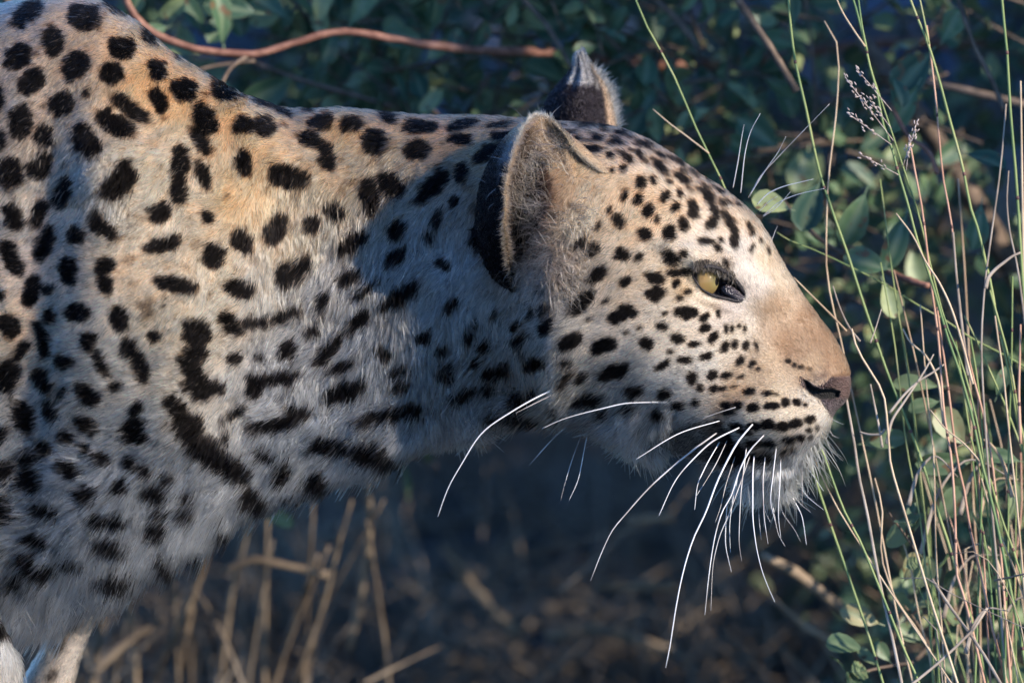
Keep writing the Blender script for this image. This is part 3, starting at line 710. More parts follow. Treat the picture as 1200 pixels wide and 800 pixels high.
def fur_on_body():
    r = np.random.default_rng(11)
    A = ALLV[faces]                                     # faces,4,3
    e1, e2 = A[:, 2] - A[:, 0], A[:, 3] - A[:, 1]
    area = .5 * np.linalg.norm(np.cross(e1, e2), axis=1)
    cen = A.mean(1); u, v = cen[:, 0], cen[:, 1]
    nz_ = vnp[faces].mean(1)
    inframe = (u > -30) & (v < 830)
    vis = inframe & (nz_[:, 2] > -.25)
    fl = idw(u, v, FLOW)
    dens = np.where(vis, 1.15, np.where(inframe, .25, .10))
    dens = dens * np.where(vis, np.clip(14 / np.maximum(fl[:, 4 - 2], 3), .75, 1.9), 1)
    dens *= np.where(vis & (u > 760), 1.25, 1)
    lam = area * dens
    cnt = r.poisson(lam)
    f = np.repeat(np.arange(len(faces)), cnt)
    N = len(f)
    s, t = r.random(N)[:, None], r.random(N)[:, None]
    q = ALLV[faces[f]]; qn = vnp[faces[f]]
    pos = (q[:, 0] * (1 - s) + q[:, 1] * s) * (1 - t) + (q[:, 3] * (1 - s) + q[:, 2] * s) * t
    nr = (qn[:, 0] * (1 - s) + qn[:, 1] * s) * (1 - t) + (qn[:, 3] * (1 - s) + qn[:, 2] * s) * t
    nr /= np.linalg.norm(nr, axis=1, keepdims=True) + 1e-9
    wetm = wet_mask(pos[:, 0], pos[:, 1])
    ok = wetm < .25
    isleg = (f >= len(faces) - NLEGF)[ok]
    pos, nr = pos[ok], nr[ok]
    visn = vis[f][ok]
    N = len(pos)
    u, v = pos[:, 0], pos[:, 1]
    fl = idw(u, v, FLOW, 3.0)
    a1 = (vnoise(u / 34, v / 34, 41) - .5) * .8 + (vnoise(u / 10, v / 10, 42) - .5) * .5
    amp = smooth(5, 16, fl[:, 2])
    # the long coat between ear and cheek is tousled
    ruff = np.exp(-((u - 645) / 42) ** 2 - ((v - 290) / 52) ** 2)
    a1 = a1 * (.35 + amp) + ruff * (vnoise(u / 7, v / 7, 43) - .5) * 3.0
    dx, dy = fl[:, 0], fl[:, 1]
    c, s_ = np.cos(a1), np.sin(a1)
    T = np.stack([dx * c - dy * s_, dx * s_ + dy * c, np.zeros(N)], 1)
    L = fl[:, 2] * (.74 + .33 * vnoise(u / 14, v / 14, 44)) + 12 * ruff
    under = smooth(.15, .75, nr[:, 1]) * smooth(30, 12, np.abs(L - 34)) * (u < 760)
    L = L + 3 * under
    legk = isleg * smooth(-5, 25, v - BOT(u))
    L = L * (1 - legk) + np.where(pos[:, 2] > 0, 20, 10) * legk
    far_ = (nr[:, 2] < .1) & (v > BOT(u) - 14)
    L = np.where(isleg & (pos[:, 2] < 0), np.minimum(L, 8), L)
    # a few guard hairs
    g = r.random(N) < .03
    L = np.where(g, L * 1.45, L)
    Tn = T / (np.linalg.norm(T, axis=1, keepdims=True) + 1e-9)
    k = .5
    pu, pv = u + Tn[:, 0] * L * k, v + Tn[:, 1] * L * k
    p = pattern(pu, pv)
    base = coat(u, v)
    fl2 = r.random(N)
    p = np.where(fl2 < .035 * (u < 600), p * .3, p)
    p = np.clip(p + (r.random(N) - .5) * .5 * (p > .08) * (p < .92), 0, 1)[:, None]
    bright = (r.normal(1.10, .30, N) * (.84 + .32 * vnoise(u / 18, v / 18, 45)) * (.9 + .2 * vnoise(u / 5, v / 5, 46)))[:, None]
    bright = np.clip(bright, .3, 1.7)
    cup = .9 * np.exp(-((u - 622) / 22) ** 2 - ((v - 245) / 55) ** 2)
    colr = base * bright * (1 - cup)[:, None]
    lx, ly = np.round(dx * 2) / 2, np.round(dy * 2) / 2
    ln = np.hypot(lx, ly) + 1e-6; lx, ly = lx / ln, ly / ln
    sc = np.clip(L / 12, .55, 1.6)
    st = vnoise((u * -ly + v * lx) / 1.7, (u * lx + v * ly) / (9 * 1.0), 47) * .6 + vnoise((u * -ly + v * lx) / 3.6, (u * lx + v * ly) / 18, 48) * .4
    bright = bright * (.66 + .98 * st)[:, None]
    shortk = smooth(7, 4.5, fl[:, 2])[:, None]
    bright = bright * (1 - shortk * .55 * (vnoise((u * -ly + v * lx) / 1.3, (u * lx + v * ly) / 5, 49)[:, None] > .62))
    dark = (r.random(N) < .05 + .10 * ruff)[:, None]
    colr = np.where(dark, colr * .35, colr)
    colr = colr * (1 - p) + np.array([.005, .004, .004]) * p
    rad = np.where(visn, np.clip(.32 + L * .012, .3, .62), 1.5)
    lift = np.clip(.22 + .012 * L, .25, .55) + .30 * smooth(.35, .95, nr[:, 1]) * ((u < 790) | (u > 856)) * (v < BOT(u) + 8)
    # keep the opening of the ear free of long hair
    earhole = np.exp(-((u - 632) / 26) ** 2 - ((v - 235) / 60) ** 2)
    L = np.where(earhole > .45, L * .5, L)
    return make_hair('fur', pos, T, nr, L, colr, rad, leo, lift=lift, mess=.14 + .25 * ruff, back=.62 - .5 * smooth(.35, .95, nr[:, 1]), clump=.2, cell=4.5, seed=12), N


fur, NH = fur_on_body()
print('hairs', NH)

# ------------------------------------------------------------------ ears
m_ear, nt, b, out = newmat('ear_skin')
at = nt.nodes.new('ShaderNodeAttribute'); at.attribute_name = 'col'
nt.links.new(at.outputs[0], b.inputs['Base Color']); b.inputs['Roughness'].default_value = .8


def grid_faces(n, m, closed=False):
    i, j = np.meshgrid(np.arange(n - 1), np.arange(m if closed else m - 1), indexing='ij')
    return np.stack([i * m + j, (i + 1) * m + j, (i + 1) * m + (j + 1) % m, i * m + (j + 1) % m], -1).reshape(-1, 4)


def sheet(name, G, colr, parent):
    n, m = G.shape[:2]
    me = mesh_from(name, W(G.reshape(-1, 3)), grid_faces(n, m))
    c = np.ones((n * m, 4), np.float32); c[:, :3] = colr.reshape(-1, 3)
    a = me.color_attributes.new('col', 'FLOAT_COLOR', 'POINT'); a.data.foreach_set('color', c.ravel())
    return link(name, me, parent, m_ear)


def grid_normals(G):
    a = np.gradient(G, axis=0); b_ = np.gradient(G, axis=1)
    n = np.cross(a, b_)
    return n / (np.linalg.norm(n, axis=2, keepdims=True) + 1e-9)


def sample_grid(G, Nn, dens_fn, n, seed):
    r = np.random.default_rng(seed)
    H_, W_ = G.shape[:2]
    s = r.random(n) * (H_ - 1.001); t = r.random(n) * (W_ - 1.001)
    k = r.random(n) < dens_fn(s / (H_ - 1), t / (W_ - 1)); s, t = s[k], t[k]
    si, ti = s.astype(int), t.astype(int); fs, ft = (s - si)[:, None], (t - ti)[:, None]
    def bl(A):
        return (A[si, ti] * (1 - ft) + A[si, ti + 1] * ft) * (1 - fs) + (A[si + 1, ti] * (1 - ft) + A[si + 1, ti + 1] * ft) * fs
    p, q = bl(G), bl(Nn); q /= np.linalg.norm(q, axis=1, keepdims=True) + 1e-9
    return s / (H_ - 1), t / (W_ - 1), p, q, r


# near ear: s runs round the rim from the rear base over the tip to the front base, t from rear base over the rim into the cup
BASE = [(606, 345), (578, 330), (562, 300), (556, 265), (560, 225), (574, 190), (596, 160), (622, 147), (650, 150), (680, 168), (704, 188), (722, 206)]
RIM = [(603, 338, 6), (597, 312, 20), (593, 285, 34), (591, 258, 54), (592, 228, 66), (597, 198, 68), (606, 168, 60), (618, 146, 48), (632, 136, 38), (647, 141, 32), (659, 152, 20), (669, 166, 7), (682, 184, -2), (702, 202, -7)]
CUP = [(612, 330, 0), (612, 310, -2), (610, 290, -4), (608, 268, -8), (609, 244, -10), (614, 222, -10), (622, 206, -8), (632, 198, -6), (642, 200, -4), (650, 208, -2), (656, 216, 0), (664, 214, 2), (680, 204, 1), (708, 209, -5)]
ns, ntt = 90, 40
bs = crom(np.array([list(surfp(u, v, -6)) for u, v in BASE]), ns)
hd = float(dsurf(600, 235)[0])
rm = crom(np.array([[u, v, float(dsurf(u, v)[0]) * .45 + hd * .55 + o] for u, v, o in RIM]), ns)
cpn = crom(np.array([[u, v, float(dsurf(u, v)[0]) + o] for u, v, o in CUP]), ns)
G = np.zeros((ns, ntt, 3))
for k in range(ntt):
    t = k / (ntt - 1)
    if t < .5:
        q = t / .5
        ctrl = bs * .55 + rm * .45 + np.array([-9, -4, 16])
        G[:, k] = (1 - q) ** 2 * bs + 2 * q * (1 - q) * ctrl + q * q * rm
    else:
        q = (t - .5) / .5
        ctrl = rm * .55 + cpn * .45 + np.array([0, 0, -14])
        rr = rm + np.array([2.5, 1.0, -1.5]) * min(1, q * 8)
        G[:, k] = (1 - q) ** 2 * rr + 2 * q * (1 - q) * ctrl + q * q * cpn
G[..., 0] += (vnoise(G[..., 1] / 9, G[..., 1] / 31, 60) - .5) * 3 * np.exp(-((np.arange(ntt) / (ntt - 1) - .5) / .12) ** 2)[None, :]
NG = grid_normals(G)
if NG[ns // 2, 8, 0] > 0:
    NG = -NG
TT = np.broadcast_to(np.linspace(0, 1, ntt)[None, :], (ns, ntt))


def ear_coat(s, t, u, v):
    c = np.empty(s.shape + (3,))
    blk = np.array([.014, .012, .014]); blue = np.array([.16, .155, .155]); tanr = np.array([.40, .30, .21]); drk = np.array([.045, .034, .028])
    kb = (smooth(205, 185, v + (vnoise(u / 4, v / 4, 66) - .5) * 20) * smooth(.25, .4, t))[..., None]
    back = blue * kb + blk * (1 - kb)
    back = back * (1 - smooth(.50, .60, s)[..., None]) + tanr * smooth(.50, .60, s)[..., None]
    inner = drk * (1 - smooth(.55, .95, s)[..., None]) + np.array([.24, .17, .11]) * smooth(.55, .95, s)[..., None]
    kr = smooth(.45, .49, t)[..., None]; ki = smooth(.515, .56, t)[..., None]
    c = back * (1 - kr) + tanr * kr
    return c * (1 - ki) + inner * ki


SS = np.broadcast_to(np.linspace(0, 1, ns)[:, None], (ns, ntt))
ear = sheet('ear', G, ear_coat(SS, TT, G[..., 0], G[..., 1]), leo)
# short coat of the ear
s, t, p, q, r = sample_grid(G, NG, lambda s, t: np.where(t < .5, .9, np.where(t < .58, 1, .35)), 42000, 71)
gs, gt = np.gradient(G, axis=0), np.gradient(G, axis=1)
dirv = gt[(s * (ns - 1)).astype(int), (t * (ntt - 1)).astype(int)]
dirv = dirv / (np.linalg.norm(dirv, axis=1, keepdims=True) + 1e-9)
rimk = np.exp(-((t - .5) / .05) ** 2)
dirv = np.where((t < .5)[:, None], dirv, -dirv) * 1.0
L = np.where(t < .5, 6.5, 6.5) + 4 * rimk
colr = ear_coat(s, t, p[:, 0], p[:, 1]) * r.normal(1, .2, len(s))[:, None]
make_hair('ear_fur', p, dirv, q, L, colr, .38, ear, lift=.45, mess=.35, clump=.35, cell=5, seed=13)
# long pale hairs that cross the cup
r = np.random.default_rng(5)
N = 430
sI = r.uniform(.36, .97, N); tI = r.uniform(.60, .98, N)
a = G[(sI * (ns - 1)).astype(int), (tI * (ntt - 1)).astype(int)] + r.normal(0, 1.5, (N, 3))
n_ = np.tile([0, -.1, 1.0], (N, 1)); n_ /= np.linalg.norm(n_, axis=1, keepdims=True)
ang = np.where(sI > .62, r.normal(2.75, .5, N), r.normal(1.1, .7, N))
dv_ = np.stack([np.cos(ang), np.sin(ang), np.full(N, .2)], 1)
cl = np.array([.55, .46, .37]) * r.uniform(.12, 1.15, N)[:, None] ** 1.4
make_hair('ear_fur', a, dv_, n_, r.uniform(18, 46, N), cl, .42, ear, lift=.38, mess=.25, curl=1.5, pts=8, clump=.5, cell=11, seed=14)
# fluffy tufts below and in front of the ear opening
N = 2300
uu = r.normal(637, 22, N); vv_ = r.normal(288, 34, N)
ok = (uu > 603) & (vv_ < 350) & (uu < 700)
uu, vv_ = uu[ok], vv_[ok]; N = len(uu)
root = np.stack([uu, vv_, dsurf(uu, vv_)], 1)
ang = 1.9 + (vnoise(uu / 10, vv_ / 10, 77) - .5) * 4.2 + (vnoise(uu / 35, vv_ / 35, 78) - .5) * 1.2
dv_ = np.stack([np.cos(ang), np.sin(ang), np.zeros(N)], 1)
tone = (.10 + 1.05 * vnoise(uu / 8, vv_ / 13, 79))[:, None] * r.uniform(.6, 1.2, N)[:, None]
cl = np.array([.34, .29, .25]) * tone
make_hair('ear_fur', root, dv_, np.tile([0, 0, 1.0], (N, 1)), r.uniform(14, 30, N), cl, .42, ear, lift=.5, mess=.3, curl=1.2, pts=6, clump=.6, cell=9, seed=15)

# far ear, seen from behind over the crown
nl, mw = 44, 34
left = crom(np.array([(628, 160, 0), (634, 135, 0), (642, 116, 0), (656, 98, 0), (669, 82, 0), (675, 64, 0), (682, 61, 0)], float), nl)
right = crom(np.array([(724, 160, 0), (720, 140, 0), (716, 118, 0), (708, 98, 0), (699, 86, 0), (690, 72, 0), (683, 61, 0)], float), nl)
F_ = np.zeros((nl, mw, 3))
for k in range(mw):
    x = k / (mw - 1)
    F_[:, k] = left * (1 - x) + right * x
    F_[:, k, 2] = -104 + 30 * math.sin(math.pi * x) ** .8 * (1 - np.linspace(0, 1, nl) ** 3 * .8) - 8 * x
    F_[:, k, 2] += -10 * np.linspace(0, 1, nl) + (4 * math.exp(-((x - .72) / .07) ** 2) - 6 * math.exp(-((x - .34) / .08) ** 2)) * smooth(.4, .6, np.linspace(0, 1, nl))
NF = grid_normals(F_)
if NF[nl // 2, mw // 2, 2] < 0:
    NF = -NF


def far_coat(u, v, x):
    blk = np.array([.016, .014, .018]); wht = np.array([.24, .23, .225])
    k = smooth(104, 92, v + (vnoise(u / 4, v / 9, 91) - .5) * 16 - (u - 660) * .12)
    notch = smooth(.22, .12, x) * smooth(114, 104, v) * smooth(74, 80, v)
    brown = smooth(.70, .78, x) * smooth(76, 84, v) * smooth(112, 96, v)
    k = k * (1 - notch) * (1 - brown * .8)
    c = blk * (1 - k[..., None]) + wht * k[..., None]
    rim = smooth(.86, .93, x)[..., None] * smooth(76, 84, v)[..., None]
    return c * (1 - rim) + np.array([.26, .19, .14]) * rim


XX = np.broadcast_to(np.linspace(0, 1, mw)[None, :], (nl, mw))
fear = sheet('ear', F_, far_coat(F_[..., 0], F_[..., 1], XX), leo)
s, t, p, q, r = sample_grid(F_, NF, lambda s, t: np.ones_like(s), 16000, 72)
dv_ = np.stack([(t - .5) * .9, -np.ones_like(s), np.zeros_like(s)], 1)
L = 5.5 + 5 * smooth(.9, 1, t)
make_hair('ear_fur', p, dv_, q, L, far_coat(p[:, 0], p[:, 1], t) * r.normal(1, .4, len(s))[:, None].clip(.2, 1.9), .42, fear, lift=.5, mess=.5, clump=.35, cell=5, seed=16)
N = 420
yv = r.uniform(80, 150, N); ft = np.interp(-yv, -right[:, 1], right[:, 0])
root = np.stack([ft - r.uniform(0, 5, N), yv, np.full(N, -112.0)], 1)
dv_ = np.stack([np.full(N, 1.0), r.normal(-.55, .4, N), r.normal(.2, .3, N)], 1)
make_hair('ear_fur', root, dv_, np.tile([.35, 0, .93], (N, 1)), r.uniform(7, 19, N), np.array([.52, .43, .34]) * r.uniform(.5, 1.15, N)[:, None], .4, fear, lift=.2, mess=.2, clump=.4, cell=6, pts=5, curl=.4, seed=17)

# ------------------------------------------------------------------ eye
m_iris, nt, b, out = newmat('eye_surface')
tc = nt.nodes.new('ShaderNodeTexCoord')
sx = nt.nodes.new('ShaderNodeSeparateXYZ'); nt.links.new(tc.outputs['Object'], sx.inputs[0])
ac = nt.nodes.new('ShaderNodeMath'); ac.operation = 'ARCCOSINE'
vn_ = nt.nodes.new('ShaderNodeVectorMath'); vn_.operation = 'NORMALIZE'; nt.links.new(tc.outputs['Object'], vn_.inputs[0])
sx2 = nt.nodes.new('ShaderNodeSeparateXYZ'); nt.links.new(vn_.outputs[0], sx2.inputs[0]); nt.links.new(sx2.outputs[2], ac.inputs[0])
dv2 = nt.nodes.new('ShaderNodeMath'); dv2.operation = 'DIVIDE'; nt.links.new(ac.outputs[0], dv2.inputs[0]); dv2.inputs[1].default_value = math.pi / 2
nz = nt.nodes.new('ShaderNodeTexNoise'); nz.inputs['Scale'].default_value = 900; nz.inputs['Detail'].default_value = 3; nt.links.new(tc.outputs['Object'], nz.inputs['Vector'])
ad = nt.nodes.new('ShaderNodeMath'); ad.operation = 'MULTIPLY_ADD'; nt.links.new(nz.outputs[0], ad.inputs[0]); ad.inputs[1].default_value = .05; nt.links.new(dv2.outputs[0], ad.inputs[2])
rp = ramp(nt, [(0.0, (.004, .004, .004)), (.155, (.004, .004, .004)), (.19, (.16, .13, .05)), (.42, (.17, .115, .040)), (.74, (.25, .145, .050)), (.80, (.10, .07, .03)), (.88, (.02, .015, .012))])
nt.links.new(ad.outputs[0], rp.inputs[0]); nt.links.new(rp.outputs[0], b.inputs['Base Color'])
b.inputs['Roughness'].default_value = .55
b.inputs['Specular IOR Level'].default_value = .08; b.inputs['Coat Weight'].default_value = .35; b.inputs['Coat Roughness'].default_value = .03; b.inputs['Coat IOR'].default_value = 1.4
ER = 20.5 * S
gaze = np.array([.88, .04, .47]); gaze /= np.linalg.norm(gaze)
ec = np.array([821, 329, float(dsurf(821, 329)[0]) - 14.0])
gw = gaze[0] * np.array([1, 0, 0]) - gaze[1] * UPV - gaze[2] * FWD
zx = Vector(gw).normalized(); xx = zx.orthogonal().normalized(); yy = zx.cross(xx)
ths = np.linspace(0, np.pi, 33); phs = np.linspace(0, 2 * np.pi, 48, endpoint=False)
vv_ = np.array([[math.sin(a) * math.cos(c), math.sin(a) * math.sin(c), math.cos(a)] for a in ths for c in phs])
vv_ *= (1 + .07 * np.exp(-(np.arccos(np.clip(vv_[:, 2:3], -1, 1)) / .62) ** 2 * 1.2)) * ER
eye = link('eye', mesh_from('eye', vv_, grid_faces(33, 48, True)[:, ::-1]), leo, m_iris)
M = Matrix((xx, yy, zx)).transposed().to_4x4(); M.translation = Vector(W(ec))
eye.matrix_local = M
# the far eye, mirrored
eye2 = link('eye', eye.data, leo)
M2 = M.copy(); M2.translation = Vector(W(ec * np.array([1, 1, -1])))
eye2.matrix_local = M2

m_lid = noise_col_mat('eyelid_skin', [(.3, (.006, .005, .006)), (.7, (.022, .017, .018))], scale=900, rough=.4, bump=.6, spec=.3)


def px_tube(name, pts, rads, parent, mat, n=24, sides=8, flat=1.0):
    q = crom(np.array([[*p_, r_] for p_, r_ in zip(pts, rads)]), n)
    v, f = tube(W(q[:, :3]), q[:, 3] * S, sides, flat)
    return child(name, v, f, parent, mat)


UP = [(809, 316, 0), (817, 312, 3), (828, 312, 5), (840, 314, 5), (851, 320, 4), (861, 328, 1), (869, 338, -1), (875, 349, -2)]
LO = [(809, 316, 0), (813, 326, 2), (820, 336, 3), (829, 343, 3.5), (839, 347, 3), (852, 350, 1), (865, 353, 0), (875, 350, -2)]
px_tube('eyelid', [surfp(u, v, o) for u, v, o in UP], [.8, 1.8, 2.4, 2.7, 2.8, 2.8, 2.8, 1.5], leo, m_lid, 40)
px_tube('eyelid', [surfp(u, v, o) for u, v, o in LO], [.8, 1.2, 1.5, 1.6, 1.8, 2.0, 2.0, 1.5], leo, m_lid, 40)
# wet inner corner
cp_ = [surfp(846, 338, -6), surfp(853, 340, -2), surfp(861, 345, -1), surfp(869, 350, -2), surfp(874, 352, -4)]
px_tube('tear_duct', cp_, [3.5, 6.5, 6.0, 4.2, 1.5], leo, noise_col_mat('wet_skin', [(.35, (.012, .009, .011)), (.65, (.10, .08, .085))], scale=1100, rough=.18, bump=1.0, spec=.8), 24, 12, .7)
# fine lashes and brow fringe that fall over the eye
r = np.random.default_rng(8)
N = 560
uu = r.uniform(813, 862, N); base_v = np.interp(uu, [811, 818, 828, 840, 850, 861, 870], [317, 311, 310, 312, 317, 325, 336]) - r.uniform(-1, 8, N)
root = np.stack([uu, base_v, dsurf(uu, base_v) + 2], 1)
ang = r.normal(1.95, .35, N)
make_hair('lash', root, np.stack([np.cos(ang), np.sin(ang), np.full(N, .25)], 1), np.tile([.2, -.2, .95], (N, 1)), r.uniform(6, 14, N), np.where(r.random(N)[:, None] < .6, np.array([.02, .017, .016]), np.array([.3, .25, .2])), .36, leo, lift=.5, mess=.2, clump=.4, cell=6, pts=5, seed=18)

# ------------------------------------------------------------------ whiskers
m_whisk, nt, b, out = newmat('whisker')
b.inputs['Base Color'].default_value = (.85, .83, .80, 1); b.inputs['Roughness'].default_value = .35
nz = nt.nodes.new('ShaderNodeTexNoise'); nz.inputs['Scale'].default_value = 60
tcn = nt.nodes.new('ShaderNodeTexCoord'); nt.links.new(tcn.outputs['Object'], nz.inputs['Vector'])
oi = nt.nodes.new('ShaderNodeObjectInfo'); wm_ = nt.nodes.new('ShaderNodeMath'); wm_.operation = 'MULTIPLY_ADD'; wm_.inputs[1].default_value = .5; nt.links.new(oi.outputs['Random'], wm_.inputs[0]); nt.links.new(nz.outputs[0], wm_.inputs[2])
rp = ramp(nt, [(.45, (.22, .19, .17)), (.85, (.58, .565, .55))]); nt.links.new(wm_.outputs[0], rp.inputs[0]); nt.links.new(rp.outputs[0], b.inputs['Base Color'])
WH = [  # points root to tip, thickness, how far the tip stands out to the viewer
 ([(662, 450), (632, 464), (600, 482), (565, 507), (540, 545), (525, 572), (513, 605)], 1.5, 60),
 ([(664, 455), (640, 466), (604, 484)], 1.2, 30), ([(782, 471), (740, 472), (700, 480), (660, 491), (635, 502)], 1.6, 30),
 ([(676, 490), (650, 512), (620, 545)], 1.1, 25), ([(688, 492), (670, 540), (661, 570), (657, 586)], 1.15, 25), ([(692, 490), (684, 530), (678, 560), (667, 586)], 1.1, 30),
 ([(843, 493), (800, 506), (745, 538)], 1.5, 45), ([(862, 477), (840, 484), (823, 490)], 1.0, 10),
 ([(866, 501), (835, 517), (815, 535), (792, 562), (772, 604)], 1.9, 60), ([(840, 507), (815, 525), (790, 545), (762, 570), (735, 600), (717, 622), (705, 647), (692, 680)], 1.9, 80),
 ([(882, 497), (865, 517), (852, 540), (840, 565), (827, 600), (812, 632), (800, 672), (792, 712), (785, 757), (780, 782)], 1.9, 90),
 ([(895, 510), (877, 530), (865, 555), (857, 580), (846, 600), (837, 632), (830, 680), (826, 720)], 1.8, 70), ([(880, 530), (866, 570), (855, 600), (842, 632), (835, 667), (833, 715)], 1.4, 60),
 ([(843, 518), (825, 550), (817, 570), (814, 597)], 1.4, 40), ([(852, 516), (838, 545), (826, 565), (815, 582)], 1.3, 40), ([(875, 522), (872, 545), (868, 580), (867, 600), (866, 632), (869, 657)], 1.3, 45),
 ([(862, 533), (850, 570), (844, 595), (838, 612)], 1.2, 35), ([(884, 530), (882, 560), (882, 600), (885, 632), (892, 665), (900, 687), (908, 705)], 1.6, 60),
 ([(897, 532), (894, 565), (895, 600), (900, 637)], 1.3, 40), ([(852, 590), (850, 632), (857, 670)], 1.0, 30), ([(868, 545), (858, 590), (855, 620), (856, 647)], 1.1, 40),
 ([(915, 535), (914, 565), (912, 600), (915, 630)], 1.0, 30), ([(910, 522), (906, 555), (903, 585), (908, 610)], 1.1, 35), ([(920, 566), (930, 585), (940, 606), (945, 638)], 1.0, 20), ([(940, 541), (940, 565), (940, 592)], 1.1, 25),
 ([(930, 553), (945, 580), (965, 597)], .9, 15), ([(942, 543), (955, 560), (965, 575)], .8, 10), ([(944, 538), (955, 540), (972, 537)], .8, 10), ([(967, 510), (974, 526), (988, 540)], 1.0, 5), ([(972, 503), (976, 510), (983, 513)], .8, 5),
 ([(973, 490), (981, 494), (988, 497)], .6, 5), ([(900, 565), (905, 590), (912, 625), (920, 640)], .9, 10), ([(888, 566), (889, 600), (892, 632)], .8, 10), ([(905, 566), (917, 600), (932, 622), (938, 634)], .9, 10), ([(918, 563), (938, 590), (950, 600)], .8, 5), ([(895, 566), (896, 595), (903, 612)], .8, 5),
 ([(859, 220), (865, 188), (869, 162), (872, 146)], 1.1, 20), ([(868, 226), (873, 180), (879, 156), (891, 133)], 1.2, 20), ([(877, 232), (891, 207), (910, 186), (935, 160), (972, 122)], 1.2, 30), ([(878, 230), (900, 195), (912, 178), (921, 160)], 1.0, 25),
 ([(887, 240), (900, 227), (920, 218), (936, 214), (953, 210)], 1.2, 20), ([(890, 248), (899, 238), (911, 230)], .9, 15), ([(894, 253), (915, 236), (938, 227), (966, 221)], 1.1, 25), ([(894, 254), (910, 243), (926, 225)], 1.0, 15), ([(904, 283), (908, 272), (911, 265)], .7, 5)]
for pts_, th_, out_ in WH:
    n = len(pts_)
    seg = np.linalg.norm(np.diff(np.array(pts_, float), axis=0), axis=1); tt = np.concatenate([[0], np.cumsum(seg)]) / seg.sum()
    u0, v0 = pts_[0]
    d0 = float(dsurf(u0, v0)[0]) if BOT(u0) > v0 > TOP(u0) else 5.0
    q = np.array([[u, v, d0 + 2 + out_ * t_] for (u, v), t_ in zip(pts_, tt)])
    px_tube('whisker', q, [th_ * (.60 + .18 * ((len(pts_) * 37 + int(pts_[0][0]) * 13) % 10) / 10) * (1.0 - .72 * t_) * (.6 if t_ == 0 else 1) for t_ in tt], leo, m_whisk, 26, 6)

# fine white bristles of the chin
r = np.random.default_rng(19)
N = 150
uu = r.uniform(862, 966, N); vb = BOT(uu) - r.uniform(1, 16, N)
root = np.stack([uu, vb, dsurf(uu, vb)], 1)
ang = 1.62 - (uu - 905) / 62 * .55 + r.normal(0, .14, N)
make_hair('chin_bristle', root, np.stack([np.cos(ang), np.sin(ang), np.full(N, .1)], 1), np.tile([0, 0, 1.0], (N, 1)), r.uniform(22, 58, N), np.tile([.8, .78, .76], (N, 1)), .55, leo, lift=.15, mess=.05, curl=.25, clump=0, pts=6, seed=20)


# ------------------------------------------------------------------ ground
def fbm2(x, y, seed):
    return vnoise(x, y, seed) * .5 + vnoise(x * 2.1 + 5, y * 2.1, seed + 1) * .28 + vnoise(x * 4.3, y * 4.3 + 9, seed + 2) * .16 + vnoise(x * 9, y * 9, seed + 3) * .08


gx = np.concatenate([-np.geomspace(400, 2.05, 30), np.linspace(-2, 2.4, 190), np.geomspace(2.45, 400, 30)])
gy = np.concatenate([-np.geomspace(400, 1.55, 24), np.linspace(-1.5, 7, 240), np.geomspace(7.1, 900, 34)])
GX, GY = np.meshgrid(gx, gy, indexing='ij')
near_ = smooth(9, 4, np.abs(GX)) * smooth(14, 7, GY) * smooth(-9, -3, GY)
GZ = (fbm2(GX * 2.2 + 40, GY * 2.2 + 40, 101) - .5) * .11 * near_
flat_ = np.exp(-((GX) / 1.0) ** 2 - ((GY) / .35) ** 2)
GZ = GZ * (1 - flat_)
m_ground, nt, b, out = newmat('blue_shade_soil')
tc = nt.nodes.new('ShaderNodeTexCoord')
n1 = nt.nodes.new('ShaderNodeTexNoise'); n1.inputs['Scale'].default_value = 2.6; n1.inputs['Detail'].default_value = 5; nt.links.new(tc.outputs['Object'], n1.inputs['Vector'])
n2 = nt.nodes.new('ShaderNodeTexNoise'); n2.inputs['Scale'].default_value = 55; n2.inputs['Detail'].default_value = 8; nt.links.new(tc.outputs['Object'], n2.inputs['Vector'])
r1 = ramp(nt, [(.40, (.010, .010, .010)), (.50, (.028, .038, .050)), (.60, (.068, .112, .168))])  # blue of the skylit shade is put into the soil colour
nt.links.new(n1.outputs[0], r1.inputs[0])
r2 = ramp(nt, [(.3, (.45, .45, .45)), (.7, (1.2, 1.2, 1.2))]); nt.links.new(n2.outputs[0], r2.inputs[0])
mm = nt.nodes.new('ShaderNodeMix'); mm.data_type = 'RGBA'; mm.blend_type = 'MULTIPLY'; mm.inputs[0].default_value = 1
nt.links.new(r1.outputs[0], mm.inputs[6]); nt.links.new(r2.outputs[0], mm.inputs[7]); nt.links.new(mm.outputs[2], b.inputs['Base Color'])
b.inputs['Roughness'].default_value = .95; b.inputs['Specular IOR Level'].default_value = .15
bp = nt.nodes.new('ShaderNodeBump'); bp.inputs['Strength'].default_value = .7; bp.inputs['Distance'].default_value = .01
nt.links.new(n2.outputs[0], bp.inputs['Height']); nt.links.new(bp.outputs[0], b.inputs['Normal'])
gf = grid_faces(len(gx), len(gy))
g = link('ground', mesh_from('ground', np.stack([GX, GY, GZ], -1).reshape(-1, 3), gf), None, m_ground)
g['kind'] = 'structure'

